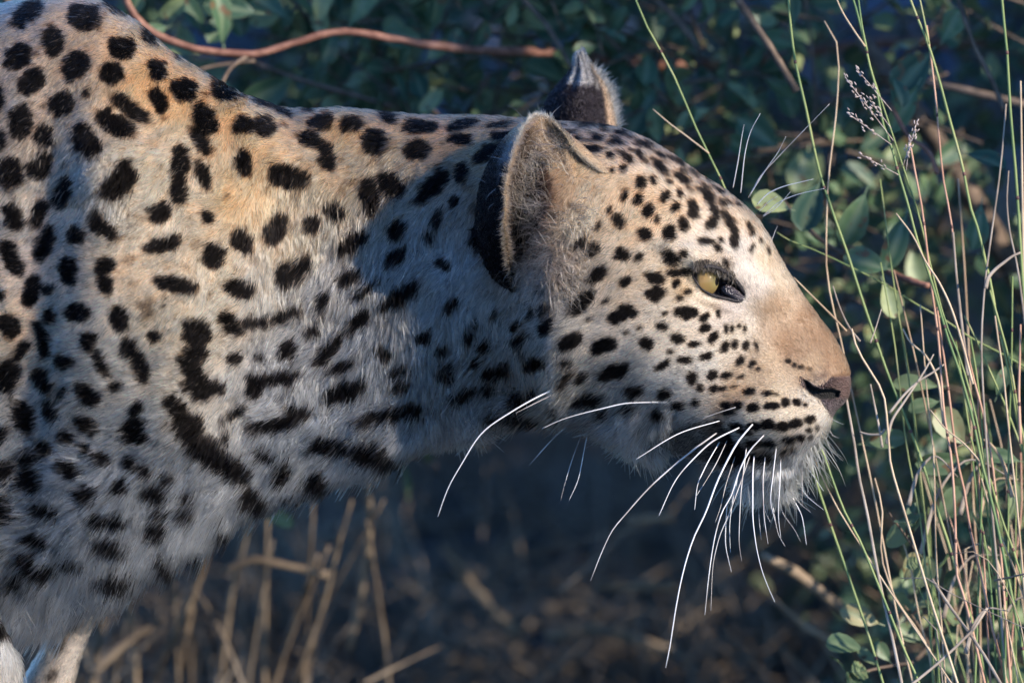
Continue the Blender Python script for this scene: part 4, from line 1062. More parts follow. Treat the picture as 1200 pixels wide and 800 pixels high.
# ------------------------------------------------------------------ leaves
def leaf_mat(name, attr, stops):
    m, nt, b, out = newmat(name)
    if attr:
        a = nt.nodes.new('ShaderNodeAttribute'); a.attribute_name = 'tone'; fac = a.outputs['Fac']
    else:
        a = nt.nodes.new('ShaderNodeObjectInfo'); fac = a.outputs['Random']
    rp = ramp(nt, stops)
    tc = nt.nodes.new('ShaderNodeTexCoord')
    no = nt.nodes.new('ShaderNodeTexNoise'); no.inputs['Scale'].default_value = 160 if attr else 4; no.inputs['Detail'].default_value = 5
    nt.links.new(tc.outputs['Object'], no.inputs['Vector'])
    ma = nt.nodes.new('ShaderNodeMath'); ma.operation = 'MULTIPLY_ADD'; ma.inputs[1].default_value = .35
    nt.links.new(no.outputs[0], ma.inputs[0]); nt.links.new(fac, ma.inputs[2])
    sb = nt.nodes.new('ShaderNodeMath'); sb.operation = 'SUBTRACT'; sb.inputs[1].default_value = .17; nt.links.new(ma.outputs[0], sb.inputs[0])
    nt.links.new(sb.outputs[0], rp.inputs[0])
    # pale midrib and margin
    uv = nt.nodes.new('ShaderNodeAttribute'); uv.attribute_name = 'rib'
    mx = nt.nodes.new('ShaderNodeMix'); mx.data_type = 'RGBA'
    nt.links.new(uv.outputs['Fac'], mx.inputs[0]); nt.links.new(rp.outputs[0], mx.inputs[6]); mx.inputs[7].default_value = (.16, .20, .11, 1)
    sp = nt.nodes.new('ShaderNodeTexNoise'); sp.inputs['Scale'].default_value = 110 if attr else 3.2; sp.inputs['Detail'].default_value = 3
    ad_ = nt.nodes.new('ShaderNodeVectorMath'); ad_.operation = 'ADD'; nt.links.new(tc.outputs['Object'], ad_.inputs[0]); cb = nt.nodes.new('ShaderNodeCombineXYZ'); ml = nt.nodes.new('ShaderNodeMath'); ml.operation = 'MULTIPLY'; ml.inputs[1].default_value = 37
    nt.links.new(fac, ml.inputs[0]); nt.links.new(ml.outputs[0], cb.inputs[0]); nt.links.new(cb.outputs[0], ad_.inputs[1]); nt.links.new(ad_.outputs[0], sp.inputs['Vector'])
    rs = ramp(nt, [(.60, (0, 0, 0)), (.66, (1, 1, 1))]); nt.links.new(sp.outputs[0], rs.inputs[0])
    m2 = nt.nodes.new('ShaderNodeMix'); m2.data_type = 'RGBA'; nt.links.new(rs.outputs[0], m2.inputs[0]); nt.links.new(mx.outputs[2], m2.inputs[6]); m2.inputs[7].default_value = (.11, .065, .03, 1)
    mx = m2
    nt.links.new(mx.outputs[2], b.inputs['Base Color'])
    b.inputs['Roughness'].default_value = .48; b.inputs['Specular IOR Level'].default_value = .35
    bp = nt.nodes.new('ShaderNodeBump'); bp.inputs['Strength'].default_value = .35; bp.inputs['Distance'].default_value = .0006
    nt.links.new(no.outputs[0], bp.inputs['Height']); nt.links.new(bp.outputs[0], b.inputs['Normal'])
    tr = nt.nodes.new('ShaderNodeBsdfTranslucent'); nt.links.new(mx.outputs[2], tr.inputs[0])
    ms = nt.nodes.new('ShaderNodeMixShader'); ms.inputs[0].default_value = .22
    nt.links.new(b.outputs[0], ms.inputs[1]); nt.links.new(tr.outputs[0], ms.inputs[2]); nt.links.new(ms.outputs[0], out.inputs[0])
    return m


LSTOPS = [(.05, (.016, .052, .030)), (.45, (.034, .085, .042)), (.72, (.075, .13, .055)), (.95, (.24, .27, .12))]
m_leaf = leaf_mat('leaf_green', False, LSTOPS)
m_leaf_s = leaf_mat('foliage_green', True, LSTOPS)
PSTOPS = [(.05, (.05, .095, .045)), (.5, (.10, .15, .07)), (.85, (.19, .23, .11)), (.99, (.26, .22, .11))]
m_leaf_p = leaf_mat('leaf_pale', False, PSTOPS)
m_leaf_ps = leaf_mat('foliage_pale', True, PSTOPS)


def leaf_shape(seed, width=.5, curl=.12):
    """unit leaf along +x, 7 stations x 5 across; last row is a short stalk"""
    r = random.Random(seed)
    xs = [0, .10, .26, .46, .68, .86, .96, 1.0]
    ws = [.02, .13, .33, .47, .52, .40, .20, .02]
    v = []; rib = []
    for x, w in zip(xs, ws):
        w *= width * 1.02
        for k, yy in enumerate((-1, -.5, 0, .5, 1)):
            z = abs(yy) * w * .38 - curl * (x - .3) ** 2 + r.uniform(-.008, .008)
            v.append((x, yy * w, z + .02 * math.sin(x * 9 + yy * 2 + seed)))
            rib.append(.75 if k == 2 else (.35 if k in (0, 4) else 0))
    f = []
    n = len(xs)
    for i in range(n - 1):
        for j in range(4):
            f.append((i * 5 + j, (i + 1) * 5 + j, (i + 1) * 5 + j + 1, i * 5 + j + 1))
    b0 = len(v)
    v += [(-.16, -.012, .0), (-.16, .012, 0), (0, .016, 0), (0, -.016, 0)]; rib += [.8] * 4
    f.append((b0, b0 + 3, b0 + 2, b0 + 1))
    return np.array(v), f, np.array(rib, np.float32)


LEAVES = [leaf_shape(1, .50, .15), leaf_shape(2, .62, .05), leaf_shape(3, .40, .28), leaf_shape(4, .56, -.10)]


def leaf_mesh(k, mat):
    v, f, rib = LEAVES[k]
    me = mesh_from('leaf', v, f)
    a = me.attributes.new('rib', 'FLOAT', 'POINT'); a.data.foreach_set('value', rib)
    me.materials.append(mat)
    return me


def frame_of(xdir, up):
    x = xdir / (np.linalg.norm(xdir) + 1e-9)
    y = np.cross(up, x); y /= np.linalg.norm(y) + 1e-9
    return np.stack([x, y, np.cross(x, y)], 1)


def to_px(p):
    q = np.asarray(p) - ORI
    x = q[..., 0]; z = q @ UPV; y = q @ FWD
    k = D0 / (D0 + y)
    return 600 + x * k / S, 400 - z * k / S, y


def grow(root, twigs, leaves, mat, mat_s, name_stuff, part_cap=300, seed=0):
    """leaves: list of (pos, 3x3, size, kind); the largest in the picture become parts"""
    r = random.Random(seed)
    P = np.array([l[0] for l in leaves])
    u, v, y = to_px(P)
    inf = (u > -20) & (u < 1220) & (v > -20) & (v < 820)
    front = np.where(inf, 0, 100) + y
    order = np.argsort(front)
    nin = int(inf.sum())
    cap = min(part_cap, nin)
    mes = [leaf_mesh(k, mat) for k in range(4)]
    T = Matrix.Translation(-Vector(root.location))
    for i in order[:cap]:
        pos, R3, sz, k = leaves[i]
        o = bpy.data.objects.new('leaf', mes[k]); COL.objects.link(o); o.parent = root
        M = Matrix(R3.tolist()).to_4x4() @ Matrix.Scale(sz, 4); M.translation = Vector(pos)
        o.matrix_local = T @ M
    V, F, RB, TN = [], [], [], []
    nb = 0
    for i in order[cap:]:
        pos, R3, sz, k = leaves[i]
        v0, f0, rib = LEAVES[k]
        V.append((v0 * sz) @ R3.T + pos); F += [tuple(a + nb for a in q) for q in f0]; nb += len(v0)
        RB.append(rib); TN.append(np.full(len(v0), r.random(), np.float32))
    if V:
        me = mesh_from('foliage', np.concatenate(V) - np.array(root.location), F)
        a = me.attributes.new('rib', 'FLOAT', 'POINT'); a.data.foreach_set('value', np.concatenate(RB))
        a = me.attributes.new('tone', 'FLOAT', 'POINT'); a.data.foreach_set('value', np.concatenate(TN))
        o = link('foliage', me, root, mat_s); o['kind'] = 'stuff'
    V, F = [], []; nb = 0
    for pts, rd in twigs:
        a, f = tube(pts, rd, 4, cap=False)
        V.append(a); F += [tuple(q + nb for q in g_) for g_ in f]; nb += len(a)
    if V:
        o = child(name_stuff, np.concatenate(V), F, root, m_bark); o['kind'] = 'stuff'


m_bark = noise_col_mat('bark_brown', [(.3, (.05, .035, .025)), (.7, (.17, .12, .085))], scale=120, rough=.85, bump=.5)
m_red = noise_col_mat('bark_red', [(.3, (.13, .055, .035)), (.7, (.30, .15, .10))], scale=140, rough=.6, bump=.3, obj_rand=.2)


def twig_leaves(start, d, length, nleaf, size, r, out, tw, face=.5):
    d = d / np.linalg.norm(d)
    side = np.cross(d, [0, 0, 1.0]); side /= np.linalg.norm(side) + 1e-9
    bend = np.array([r.uniform(-.25, .25), r.uniform(-.25, .25), r.uniform(-.1, .25)])
    pts = [start + d * length * t + bend * length * t * t for t in np.linspace(0, 1, 6)]
    tw.append((np.array(pts), np.linspace(.0014, .0006, 6)))
    for k in range(nleaf):
        t = (k + .6) / nleaf
        p = start + d * length * t + bend * length * t * t
        a = r.uniform(0, 6.28)
        up = np.cross(d, side)
        o_ = side * math.cos(a) + up * math.sin(a)
        xd = d * r.uniform(.3, .9) + o_ + np.array([0, 0, r.uniform(-.5, .3)])
        nrm = np.array([.35 + r.gauss(0, .55), -face + r.gauss(0, .5), .65 + r.gauss(0, .4)])
        out.append((p + o_ * .003, frame_of(xd, nrm), size * r.uniform(.7, 1.2), r.randrange(4)))


# thicket behind the animal
r = random.Random(21)
bush = thing('leafy_bush', 'dark green leafy bush with reddish branch behind the leopard and above its back', 'bush', (.9, 1.3, 0))
lv, tw = [], []
for i in range(3300):
    x = r.uniform(-.72, .98); y = .34 + .95 * r.random() ** 1.4
    zlo = .40 - .10 * (y - .4) + .05 * math.sin(x * 9) + (0 if x < .18 else -min(.5, (x - .18) * 2.4))
    z = r.uniform(max(.02, zlo), .90)
    uq, vq, _ = to_px(np.array([x, y, z]))
    if 470 < uq < 640 and 0 < vq < 70 and r.random() < .35:
        continue
    if uq < 130 and r.random() < .8:
        continue
    dd = np.array([r.gauss(-.2, 1), r.gauss(-.35, .5), r.gauss(.15, .6)])
    twig_leaves(np.array([x, y, z]), dd, r.uniform(.05, .12), r.randint(3, 6), r.uniform(.019, .031), r, lv, tw)
# leaves that can be told apart: u, v, distance behind, length in units, heading, kind
KEY = [(262, 52, 420, 66, -95, 2), (240, 40, 470, 50, -120, 2), (182, 22, 430, 40, -30, 0), (150, 22, 420, 34, -60, 0), (196, 32, 400, 30, 160, 1), (372, 30, 480, 60, -80, 2), (300, 15, 440, 60, 190, 0), (335, 20, 500, 55, -150, 1),
       (345, 90, 520, 70, 150, 0), (225, 62, 480, 60, 185, 2), (410, 30, 520, 60, -60, 2), (395, 25, 560, 60, -100, 0), (505, 40, 560, 60, -80, 2), (690, 20, 620, 66, 170, 1), (640, 35, 600, 55, 200, 1), (660, 45, 650, 40, 60, 1),
       (782, 70, 640, 58, 75, 1), (880, 45, 600, 50, 10, 1), (765, 110, 560, 60, 120, 0), (930, 30, 330, 46, -100, 1), (1105, 48, 320, 40, -60, 1), (1090, 62, 300, 60, 130, 1), (1075, 100, 290, 60, 120, 2), (1045, 90, 250, 36, 70, 1),
       (960, 215, 220, 56, 110, 1), (1014, 226, 220, 62, 112, 0), (1040, 315, 200, 50, 195, 1), (1062, 250, 230, 66, 110, 2), (1035, 330, 190, 42, 70, 1), (925, 245, 140, 42, -165, 1), (1130, 180, 260, 50, 20, 1), (1150, 240, 240, 50, 100, 0),
       (1100, 452, 130, 50, 185, 2), (1100, 470, 120, 34, 165, 0), (1130, 520, 110, 50, -130, 1), (1140, 540, 120, 62, 176, 2), (1010, 520, 130, 50, -10, 2), (1085, 600, 90, 56, 140, 2), (1075, 690, 110, 40, -70, 1), (1060, 680, 140, 36, -60, 1), (1100, 610, 150, 46, -50, 1),
       (1168, 465, 100, 36, -70, 2), (1195, 540, 90, 44, 190, 0), (1185, 610, 120, 42, -80, 2), (1030, 730, 170, 46, 200, 0), (1010, 760, 160, 40, 190, 1)]
KP = []
for (u, v, back, L, hd_, k) in KEY:
    p = W(np.array([u, v, -back]))
    a = math.radians(hd_)
    xd = math.cos(a) * np.array([1.0, 0, 0]) - math.sin(a) * UPV + r.uniform(-.35, .1) * FWD
    nrm = -FWD + np.array([.45 + r.gauss(0, .3), 0, .45 + r.gauss(0, .3)])
    (KP if (v > 400) else lv).append((p, frame_of(xd, nrm), L * S * 1.1, k))
grow(bush, tw, lv, m_leaf, m_leaf_s, 'twig', 300, 1)


def px_branch(root, name, pts, rads, mat, n=30, sides=7, wob=0.0, seed=0):
    q = crom(np.array([[*p_, r_] for p_, r_ in zip(pts, rads)], float), n)
    if wob:
        rr = np.random.default_rng(seed); q[:, :2] += np.cumsum(rr.normal(0, wob, (n, 2)), 0) * .5
    k = (D0 - q[:, 2] * S) / D0
    k = k * (1 + np.random.default_rng(seed + 7).normal(0, .07, n))
    v, f = tube(W(q[:, :3]), q[:, 3] * S * k, sides)
    return child(name, v, f, root, mat)


px_branch(bush, 'branch', [(135, -60, -330), (143, -15, -340), (158, 20, -340), (190, 45, -345), (240, 60, -350), (292, 64, -360), (350, 48, -370), (400, 37, -380), (460, 45, -390), (540, 58, -430), (620, 62, -520), (700, 72, -640), (790, 77, -800), (900, 70, -950), (1010, 55, -1100), (1150, 50, -1200)],
          [4.5, 4.6, 4.8, 4.8, 4.7, 4.7, 4.4, 4.6, 5, 5.4, 5.6, 6, 6, 6.5, 7, 7], m_red, 90, 8, 1.1, 3)
px_branch(bush, 'branch', [(292, 64, -360), (270, 80, -350), (255, 110, -340), (240, 150, -330)], [3, 2.5, 2, 1.5], m_bark, 16)
for pts, rd, mt in [([(595, -20, -500), (640, 30, -480), (672, 82, -470)], [3, 3, 2.6], m_bark), ([(740, -20, -560), (790, 20, -560), (822, 62, -550)], [4, 4, 3], m_bark), ([(850, -20, -260), (885, 30, -260), (935, 108, -255)], [4, 4.5, 4.5], m_bark),
                    ([(760, 165, -600), (860, 155, -620), (960, 160, -640)], [3, 3, 3], m_bark), ([(800, 205, -640), (880, 178, -640), (990, 165, -660)], [4, 4, 4], m_bark), ([(1030, 85, -500), (1100, 100, -480), (1210, 125, -470)], [5, 5, 5], m_bark),
                    ([(915, 235, -300), (960, 280, -260), (990, 300, -260)], [3, 3, 3], m_bark), ([(1040, 318, -230), (1070, 330, -200), (1090, 336, -190)], [4, 4, 3.5], m_red), ([(1120, -10, -300), (1140, 50, -290), (1165, 100, -290), (1178, 130, -280)], [2.5, 2.5, 3, 3], m_bark),
                    ([(1045, 125, -260), (1065, 160, -250), (1090, 180, -240), (1100, 205, -240)], [2.5, 2.5, 3, 3.2], m_red), ([(300, 75, -500), (340, 90, -520), (460, 125, -560)], [3, 3, 3], m_bark), ([(200, 95, -420), (240, 80, -430), (300, 72, -440)], [2, 2, 2], m_bark),
                    ([(1010, 45, -560), (1120, 200, -700), (1260, 480, -900), (1350, 900, -1500)], [9, 12, 16, 22], m_bark), ([(0, -20, -380), (10, 10, -380), (-30, 60, -390)], [5, 5, 4], m_bark)]:
    px_branch(bush, 'branch', pts, rd, mt, 16, 6, .5, 5)

# low pale shrub at the right
shrub = thing('low_shrub', 'low pale green shrub with small leaves growing among grass stems at right', 'shrub', (.42, .3, 0))
lv, tw = list(KP), []
for i in range(330):
    x = r.uniform(.24, .80); y = r.uniform(.03, .28) if i % 2 else r.uniform(.28, .75)
    top = .30 + .9 * (x - .24)
    z = r.uniform(.0, min(.62, top))
    twig_leaves(np.array([x, y, z]), np.array([r.gauss(-.2, .8), r.gauss(-.3, .5), r.gauss(.7, .5)]), r.uniform(.04, .09), r.randint(3, 6), r.uniform(.014, .024), r, lv, tw)
grow(shrub, tw, lv, m_leaf_p, m_leaf_ps, 'twig', 300, 2)

# ------------------------------------------------------------------ grass stems
m_green = noise_col_mat('stem_green', [(.3, (.10, .17, .06)), (.62, (.24, .28, .10)), (.85, (.40, .36, .20))], scale=26, rough=.5, obj_rand=.35, trans=.1)
m_tan = noise_col_mat('stem_straw', [(.3, (.30, .20, .12)), (.7, (.55, .42, .28))], scale=40, rough=.6, obj_rand=.3, trans=.08)
m_pink = noise_col_mat('stem_pink', [(.3, (.34, .17, .11)), (.7, (.52, .32, .22))], scale=40, rough=.55, obj_rand=.2, trans=.05)
m_blade = noise_col_mat('blade_dry', [(.3, (.22, .17, .13)), (.7, (.42, .35, .28))], scale=60, rough=.6, obj_rand=.2, trans=.15)
m_node = noise_col_mat('stem_joint', [(.3, (.05, .03, .03)), (.7, (.16, .08, .06))], scale=200)
MT = {'g': m_green, 't': m_tan, 'p': m_pink, 'b': m_blade}
STEMS = [  # tuft, material, radius at bottom, distance behind, points top to bottom
 (0, 'g', 1.9, 60, [(738, -30), (745, 0), (790, 90), (820, 160), (843, 206), (865, 260), (900, 380), (955, 560), (1010, 720)]),
 (0, 't', 1.0, 60, [(765, 128), (785, 145), (805, 160), (831, 180)]),
 (0, 'g', 2.4, 40, [(922, -40), (924, 0), (930, 60), (945, 130), (960, 200), (978, 255), (994, 300), (1010, 350), (1027, 400), (1040, 437), (1062, 492), (1085, 555), (1099, 600), (1110, 632), (1125, 682), (1140, 732), (1158, 805)]),
 (0, 't', 1.5, 70, [(966, 25), (978, 42), (983, 70), (981, 120), (976, 165), (970, 220), (968, 300), (990, 420), (1020, 560)]),
 (0, 'g', 2.5, 20, [(1058, -40), (1067, 0), (1087, 50), (1100, 92), (1112, 137), (1129, 200), (1137, 242), (1147, 272), (1156, 312), (1162, 337), (1168, 375), (1177, 410), (1190, 480), (1205, 560)]),
 (0, 'g', 1.2, 22, [(1068, -40), (1078, 0), (1084, 28), (1089, 52)]),
 (1, 'g', 2.7, 10, [(1172, -40), (1174, 0), (1180, 60), (1184, 130), (1190, 200), (1196, 290), (1203, 400), (1215, 560)]),
 (1, 't', 1.8, 12, [(1196, 95), (1197, 160), (1198, 230), (1200, 330)]), (1, 'b', 1.8, 12, [(1179, 122), (1176, 160), (1172, 200), (1160, 287), (1155, 325), (1152, 360), (1150, 400), (1156, 520), (1170, 680)]),
 (0, 'g', 2.3, 0, [(985, -40), (1000, 0), (1012, 45), (1020, 80), (1027, 105), (1036, 150), (1044, 170), (1052, 200), (1064, 240), (1075, 282), (1090, 325), (1112, 400), (1125, 437), (1140, 492), (1150, 540), (1165, 600), (1182, 680), (1200, 770)]),
 (0, 'g', 1.4, 4, [(1002, -40), (1006, 0), (1010, 30), (1016, 60)]), (0, 't', 1.2, 3, [(970, -30), (985, 10), (1000, 35), (1014, 55)]),
 (0, 'g', 1.7, 14, [(1020, 80), (1040, 140), (1058, 195), (1076, 250), (1095, 330), (1108, 378), (1125, 420), (1146, 500), (1160, 590), (1170, 700)]),
 (0, 'p', 2.1, 8, [(1065, 160), (1072, 200), (1080, 242), (1090, 325), (1100, 400), (1106, 482), (1115, 540), (1119, 600), (1121, 670), (1130, 700), (1140, 740), (1155, 805)]),
 (0, 'p', 2.2, 16, [(1098, 360), (1112, 462), (1122, 540), (1131, 580), (1135, 610), (1150, 675), (1162, 732), (1180, 800)]),
 (0, 'p', 1.8, 26, [(1086, 30), (1096, 110), (1105, 207), (1115, 262), (1121, 325), (1126, 375), (1140, 440), (1155, 497), (1165, 560), (1172, 640)]),
 (0, 't', 1.7, 30, [(1025, 560), (1034, 600), (1032, 645), (1040, 677), (1050, 702), (1070, 730), (1092, 765), (1112, 800)]),
 (0, 't', 2.1, -10, [(998, 385), (1003, 405), (1020, 435), (1036, 465), (1041, 512), (1043, 540), (1050, 567), (1060, 600), (1075, 650), (1092, 707), (1105, 747), (1122, 800)]),
 (0, 'g', 2.3, 0, [(958, 512), (961, 521), (972, 552), (990, 600), (1007, 632), (1025, 675), (1042, 717), (1060, 762), (1077, 800), (1095, 860)]),
 (0, 't', 1.5, 6, [(950, 524), (962, 556), (982, 596), (1008, 638), (1025, 665), (1040, 688)]),
 (0, 'b', 2.6, 4, [(990, 456), (994, 480), (1000, 512), (1007, 560), (1016, 600), (1024, 645), (1032, 687), (1044, 740)]),
 (0, 't', 1.6, -14, [(1050, 250), (1070, 277), (1085, 307), (1100, 330), (1115, 362), (1127, 400), (1140, 450)]),
 (0, 'g', 1.3, 90, [(910, 272), (922, 280), (952, 292), (985, 307), (1040, 335), (1075, 357), (1107, 375), (1140, 397), (1175, 415), (1215, 438)]),
 (0, 'b', 2.0, 18, [(1117, 272), (1119, 300), (1121, 325), (1124, 352), (1127, 380), (1134, 440)]),
 (1, 'b', 1.5, 6, [(1182, 200), (1180, 235), (1182, 262), (1192, 312), (1199, 362), (1206, 430)]),
 (0, 'b', 2.6, -8, [(1196, 296), (1187, 300), (1176, 308), (1166, 316), (1158, 326), (1155, 338)]),
 (0, 'b', 3.0, -6, [(1092, 678), (1105, 698), (1120, 720), (1140, 747), (1158, 775), (1175, 805)]),
 (0, 'b', 3.0, -10, [(1157, 712), (1145, 732), (1130, 748), (1112, 765), (1100, 776)]),
 (0, 't', 1.0, -12, [(1120, 648), (1133, 645), (1147, 648), (1165, 665), (1182, 695), (1197, 735), (1205, 790)]),
 (1, 'g', 1.8, 24, [(1140, 540), (1147, 600), (1155, 637), (1162, 700), (1167, 775), (1172, 830)]),
 (1, 't', 1.6, 20, [(1150, 560), (1162, 600), (1182, 650), (1197, 690), (1210, 740)]), (1, 'g', 2.2, 16, [(1160, 560), (1171, 600), (1186, 640), (1198, 680), (1210, 730)]),
 (1, 'g', 2.2, 12, [(1160, 340), (1177, 400), (1187, 440), (1192, 480), (1199, 510), (1210, 560)]), (1, 't', 1.8, 0, [(1166, 370), (1170, 400), (1176, 440), (1180, 482), (1185, 530), (1190, 575), (1196, 640)]),
 (1, 'g', 2.0, 34, [(1130, 370), (1145, 400), (1160, 435), (1177, 472), (1195, 520), (1210, 560)]), (1, 'p', 2.0, 4, [(1196, 380), (1195, 420), (1194, 460), (1196, 520)]),
 (0, 'b', 1.8, -4, [(1106, 427), (1095, 435), (1076, 447), (1060, 462), (1042, 484)]), (0, 'b', 1.4, -6, [(1094, 415), (1086, 430), (1075, 448)]), (0, 'b', 2.0, -6, [(1075, 448), (1060, 470), (1044, 496), (1039, 520)]),
 (0, 't', 1.7, 20, [(1058, 385), (1066, 400), (1085, 417), (1100, 450), (1106, 500)]), (0, 'b', 1.6, 2, [(1020, 450), (1025, 475), (1030, 500), (1034, 524)]), (0, 'b', 1.8, -3, [(1007, 506), (1020, 509), (1031, 509), (1037, 503)]),
 (0, 't', 1.3, 22, [(930, 325), (950, 345), (975, 370), (992, 388)]), (0, 'b', 1.4, 0, [(976, 335), (984, 360), (996, 385), (1008, 400)]), (0, 'b', .9, 3, [(1033, 362), (1026, 385), (1020, 402)]),
 (0, 'g', 1.8, 30, [(1120, 400), (1128, 450), (1137, 510), (1150, 560), (1160, 620), (1170, 720)]), (0, 'g', 2.0, 26, [(1137, 395), (1146, 450), (1152, 520), (1150, 590), (1147, 680)]),
 (0, 't', 1.2, 0, [(1090, 480), (1108, 502), (1130, 520), (1148, 540)]), (0, 'b', 1.0, -5, [(1055, 677), (1070, 674), (1083, 676), (1094, 683)]),
 (0, 'b', 1.3, -8, [(1082, 722), (1090, 722), (1098, 740), (1102, 775)]), (0, 'b', 2.2, -8, [(1165, 680), (1180, 678), (1195, 674)]), (1, 't', 1.4, 4, [(1176, 708), (1182, 740), (1190, 780), (1196, 815)]),
 (0, 'g', 1.6, 44, [(1140, 600), (1160, 660), (1175, 720), (1195, 790)]), (1, 'p', 1.7, 30, [(1146, 430), (1146, 500), (1147, 560), (1152, 640)]),
]
tufts = [thing('grass_tuft', 'tall sparse grass tuft of green and straw stems rising beside the leopard nose', 'grass', (.36, -.02, 0), 'wild grass tufts at the right'),
         thing('grass_tuft', 'dense grass tuft with upright green stems along the right edge of the picture', 'grass', (.44, -.06, 0), 'wild grass tufts at the right')]
r = random.Random(77)


def add_stem(root, mt, rad, back, pts, bx, by, joints=True, taper=.55):
    n = len(pts)
    q = [list(W(np.array([u, v, -back - 10 * (n - i) / n]))) for i, (u, v) in enumerate(pts)]
    q = np.array(q)
    long_ = pts[-1][1] > 540
    if long_:
        e = q[-1]; d = q[-1] - q[-2]; d /= np.linalg.norm(d)
        base = np.array([bx + r.uniform(-.05, .05), by + r.uniform(-.04, .04), 0.0])
        hgt = e[2]
        m1 = e + d * hgt * .35
        m2 = base + np.array([(m1[0] - base[0]) * .3, (m1[1] - base[1]) * .3, hgt * .3])
        q = np.vstack([q, m1, m2, base])
    N = max(14, len(q) * 4)
    c = crom(q, N)
    rads = np.linspace(rad * taper, rad, N) * S
    v, f = tube(c, rads, 6, .8 if mt != 'b' else .35)
    o = child('grass_stem', v, f, root, MT[mt])
    if joints and rad > 1.7 and mt in 'gp':
        seg = np.concatenate([[0], np.cumsum(np.linalg.norm(np.diff(c, axis=0), axis=1))])
        s = r.uniform(.03, .06)
        while s < seg[-1] - .02:
            i = int(np.searchsorted(seg, s)); i = min(max(i, 1), N - 2)
            a, b_ = c[i] - (c[i + 1] - c[i]) / np.linalg.norm(c[i + 1] - c[i]) * .0012, c[i] + (c[i + 1] - c[i]) / np.linalg.norm(c[i + 1] - c[i]) * .0012
            vv, ff = tube(np.array([a, (a + b_) / 2, b_]), np.array([1.05, 1.35, 1.05]) * rads[i], 6)
            vv = vv - np.array(root.location)
            link('joint', mesh_from('joint', vv, ff), o, m_node)
            s += r.uniform(.06, .11)
    return o


for (tf, mt, rad, back, pts) in STEMS:
    rt = tufts[tf]
    add_stem(rt, mt, rad, back, pts, rt.location[0] + .05, rt.location[1])
for k in range(20):                      # more stems of the same tufts, further back
    tf = k % 2; rt = tufts[tf]
    x0 = r.uniform(1085, 1215); lean = r.gauss(-28, 34); back = r.uniform(20, 260)
    topv = r.choice([r.uniform(430, 640), r.uniform(560, 700), r.uniform(200, 500)])
    pts = [(x0 + lean * (1 - t) ** 1.3 + r.uniform(-3, 3), topv + (830 - topv) * t) for t in np.linspace(0, 1, 6)]
    add_stem(rt, r.choice('ggtpb'), r.uniform(1.1, 2.0), back, pts, rt.location[0] + .05, rt.location[1])
for k in range(9):                      # bent dry leaves of the grass
    rt = tufts[k % 2]
    x0 = r.uniform(1040, 1195); y0 = r.uniform(560, 800); back = r.uniform(-10, 120); sgn = r.choice((-1, 1)); Lb = r.uniform(60, 150)
    pts = [(x0, y0), (x0 + sgn * Lb * .15, y0 - Lb * .5), (x0 + sgn * Lb * .4, y0 - Lb * .75), (x0 + sgn * Lb * .75, y0 - Lb * (.75 - r.uniform(.0, .4)))]
    q = crom(W(np.array([[u, v, -back] for u, v in pts])), 18)
    v, f = tube(q, np.linspace(3.0, .5, 18) * S, 6, .22)
    child('grass_blade', v, f, rt, r.choice([m_blade, m_blade, m_green, m_tan]))
# seed heads on the tallest stems
m_seed = noise_col_mat('seed_pale', [(.3, (.25, .18, .15)), (.7, (.50, .42, .38))], scale=300, rough=.7)
for (x0, y0, x1, y1, n) in [(1044, 150, 1015, 112, 9), (1047, 165, 990, 90, 12), (1045, 170, 992, 132, 7), (1058, 195, 1075, 142, 9), (1062, 200, 1066, 160, 8), (1053, 205, 1008, 181, 6), (1045, 130, 1003, 80, 8)]:
    V, F, nb = [], [], 0
    p0, p1 = W(np.array([x0, y0, 6.0])), W(np.array([x1, y1, 12.0]))
    v, f = tube(np.linspace(p0, p1, 8), .00025, 4); V.append(v); F += f; nb = len(v)
    for k in range(n * 2):
        c = p0 + (p1 - p0) * (.35 + .65 * k / (n * 2)) + np.array([r.gauss(0, .0012), r.gauss(0, .0012), r.gauss(0, .0012)])
        dd = (p1 - p0) / np.linalg.norm(p1 - p0) + np.array([r.gauss(0, .4), r.gauss(0, .3), r.gauss(0, .4)]); dd /= np.linalg.norm(dd)
        v, f = tube(np.array([c, c + dd * .0009, c + dd * .002, c + dd * .0027]), np.array([.0002, .0005, .0004, .0001]), 5)
        V.append(v); F += [tuple(a + nb for a in g_) for g_ in f]; nb += len(v)
    child('seed_head', np.concatenate(V), F, tufts[0], m_seed)

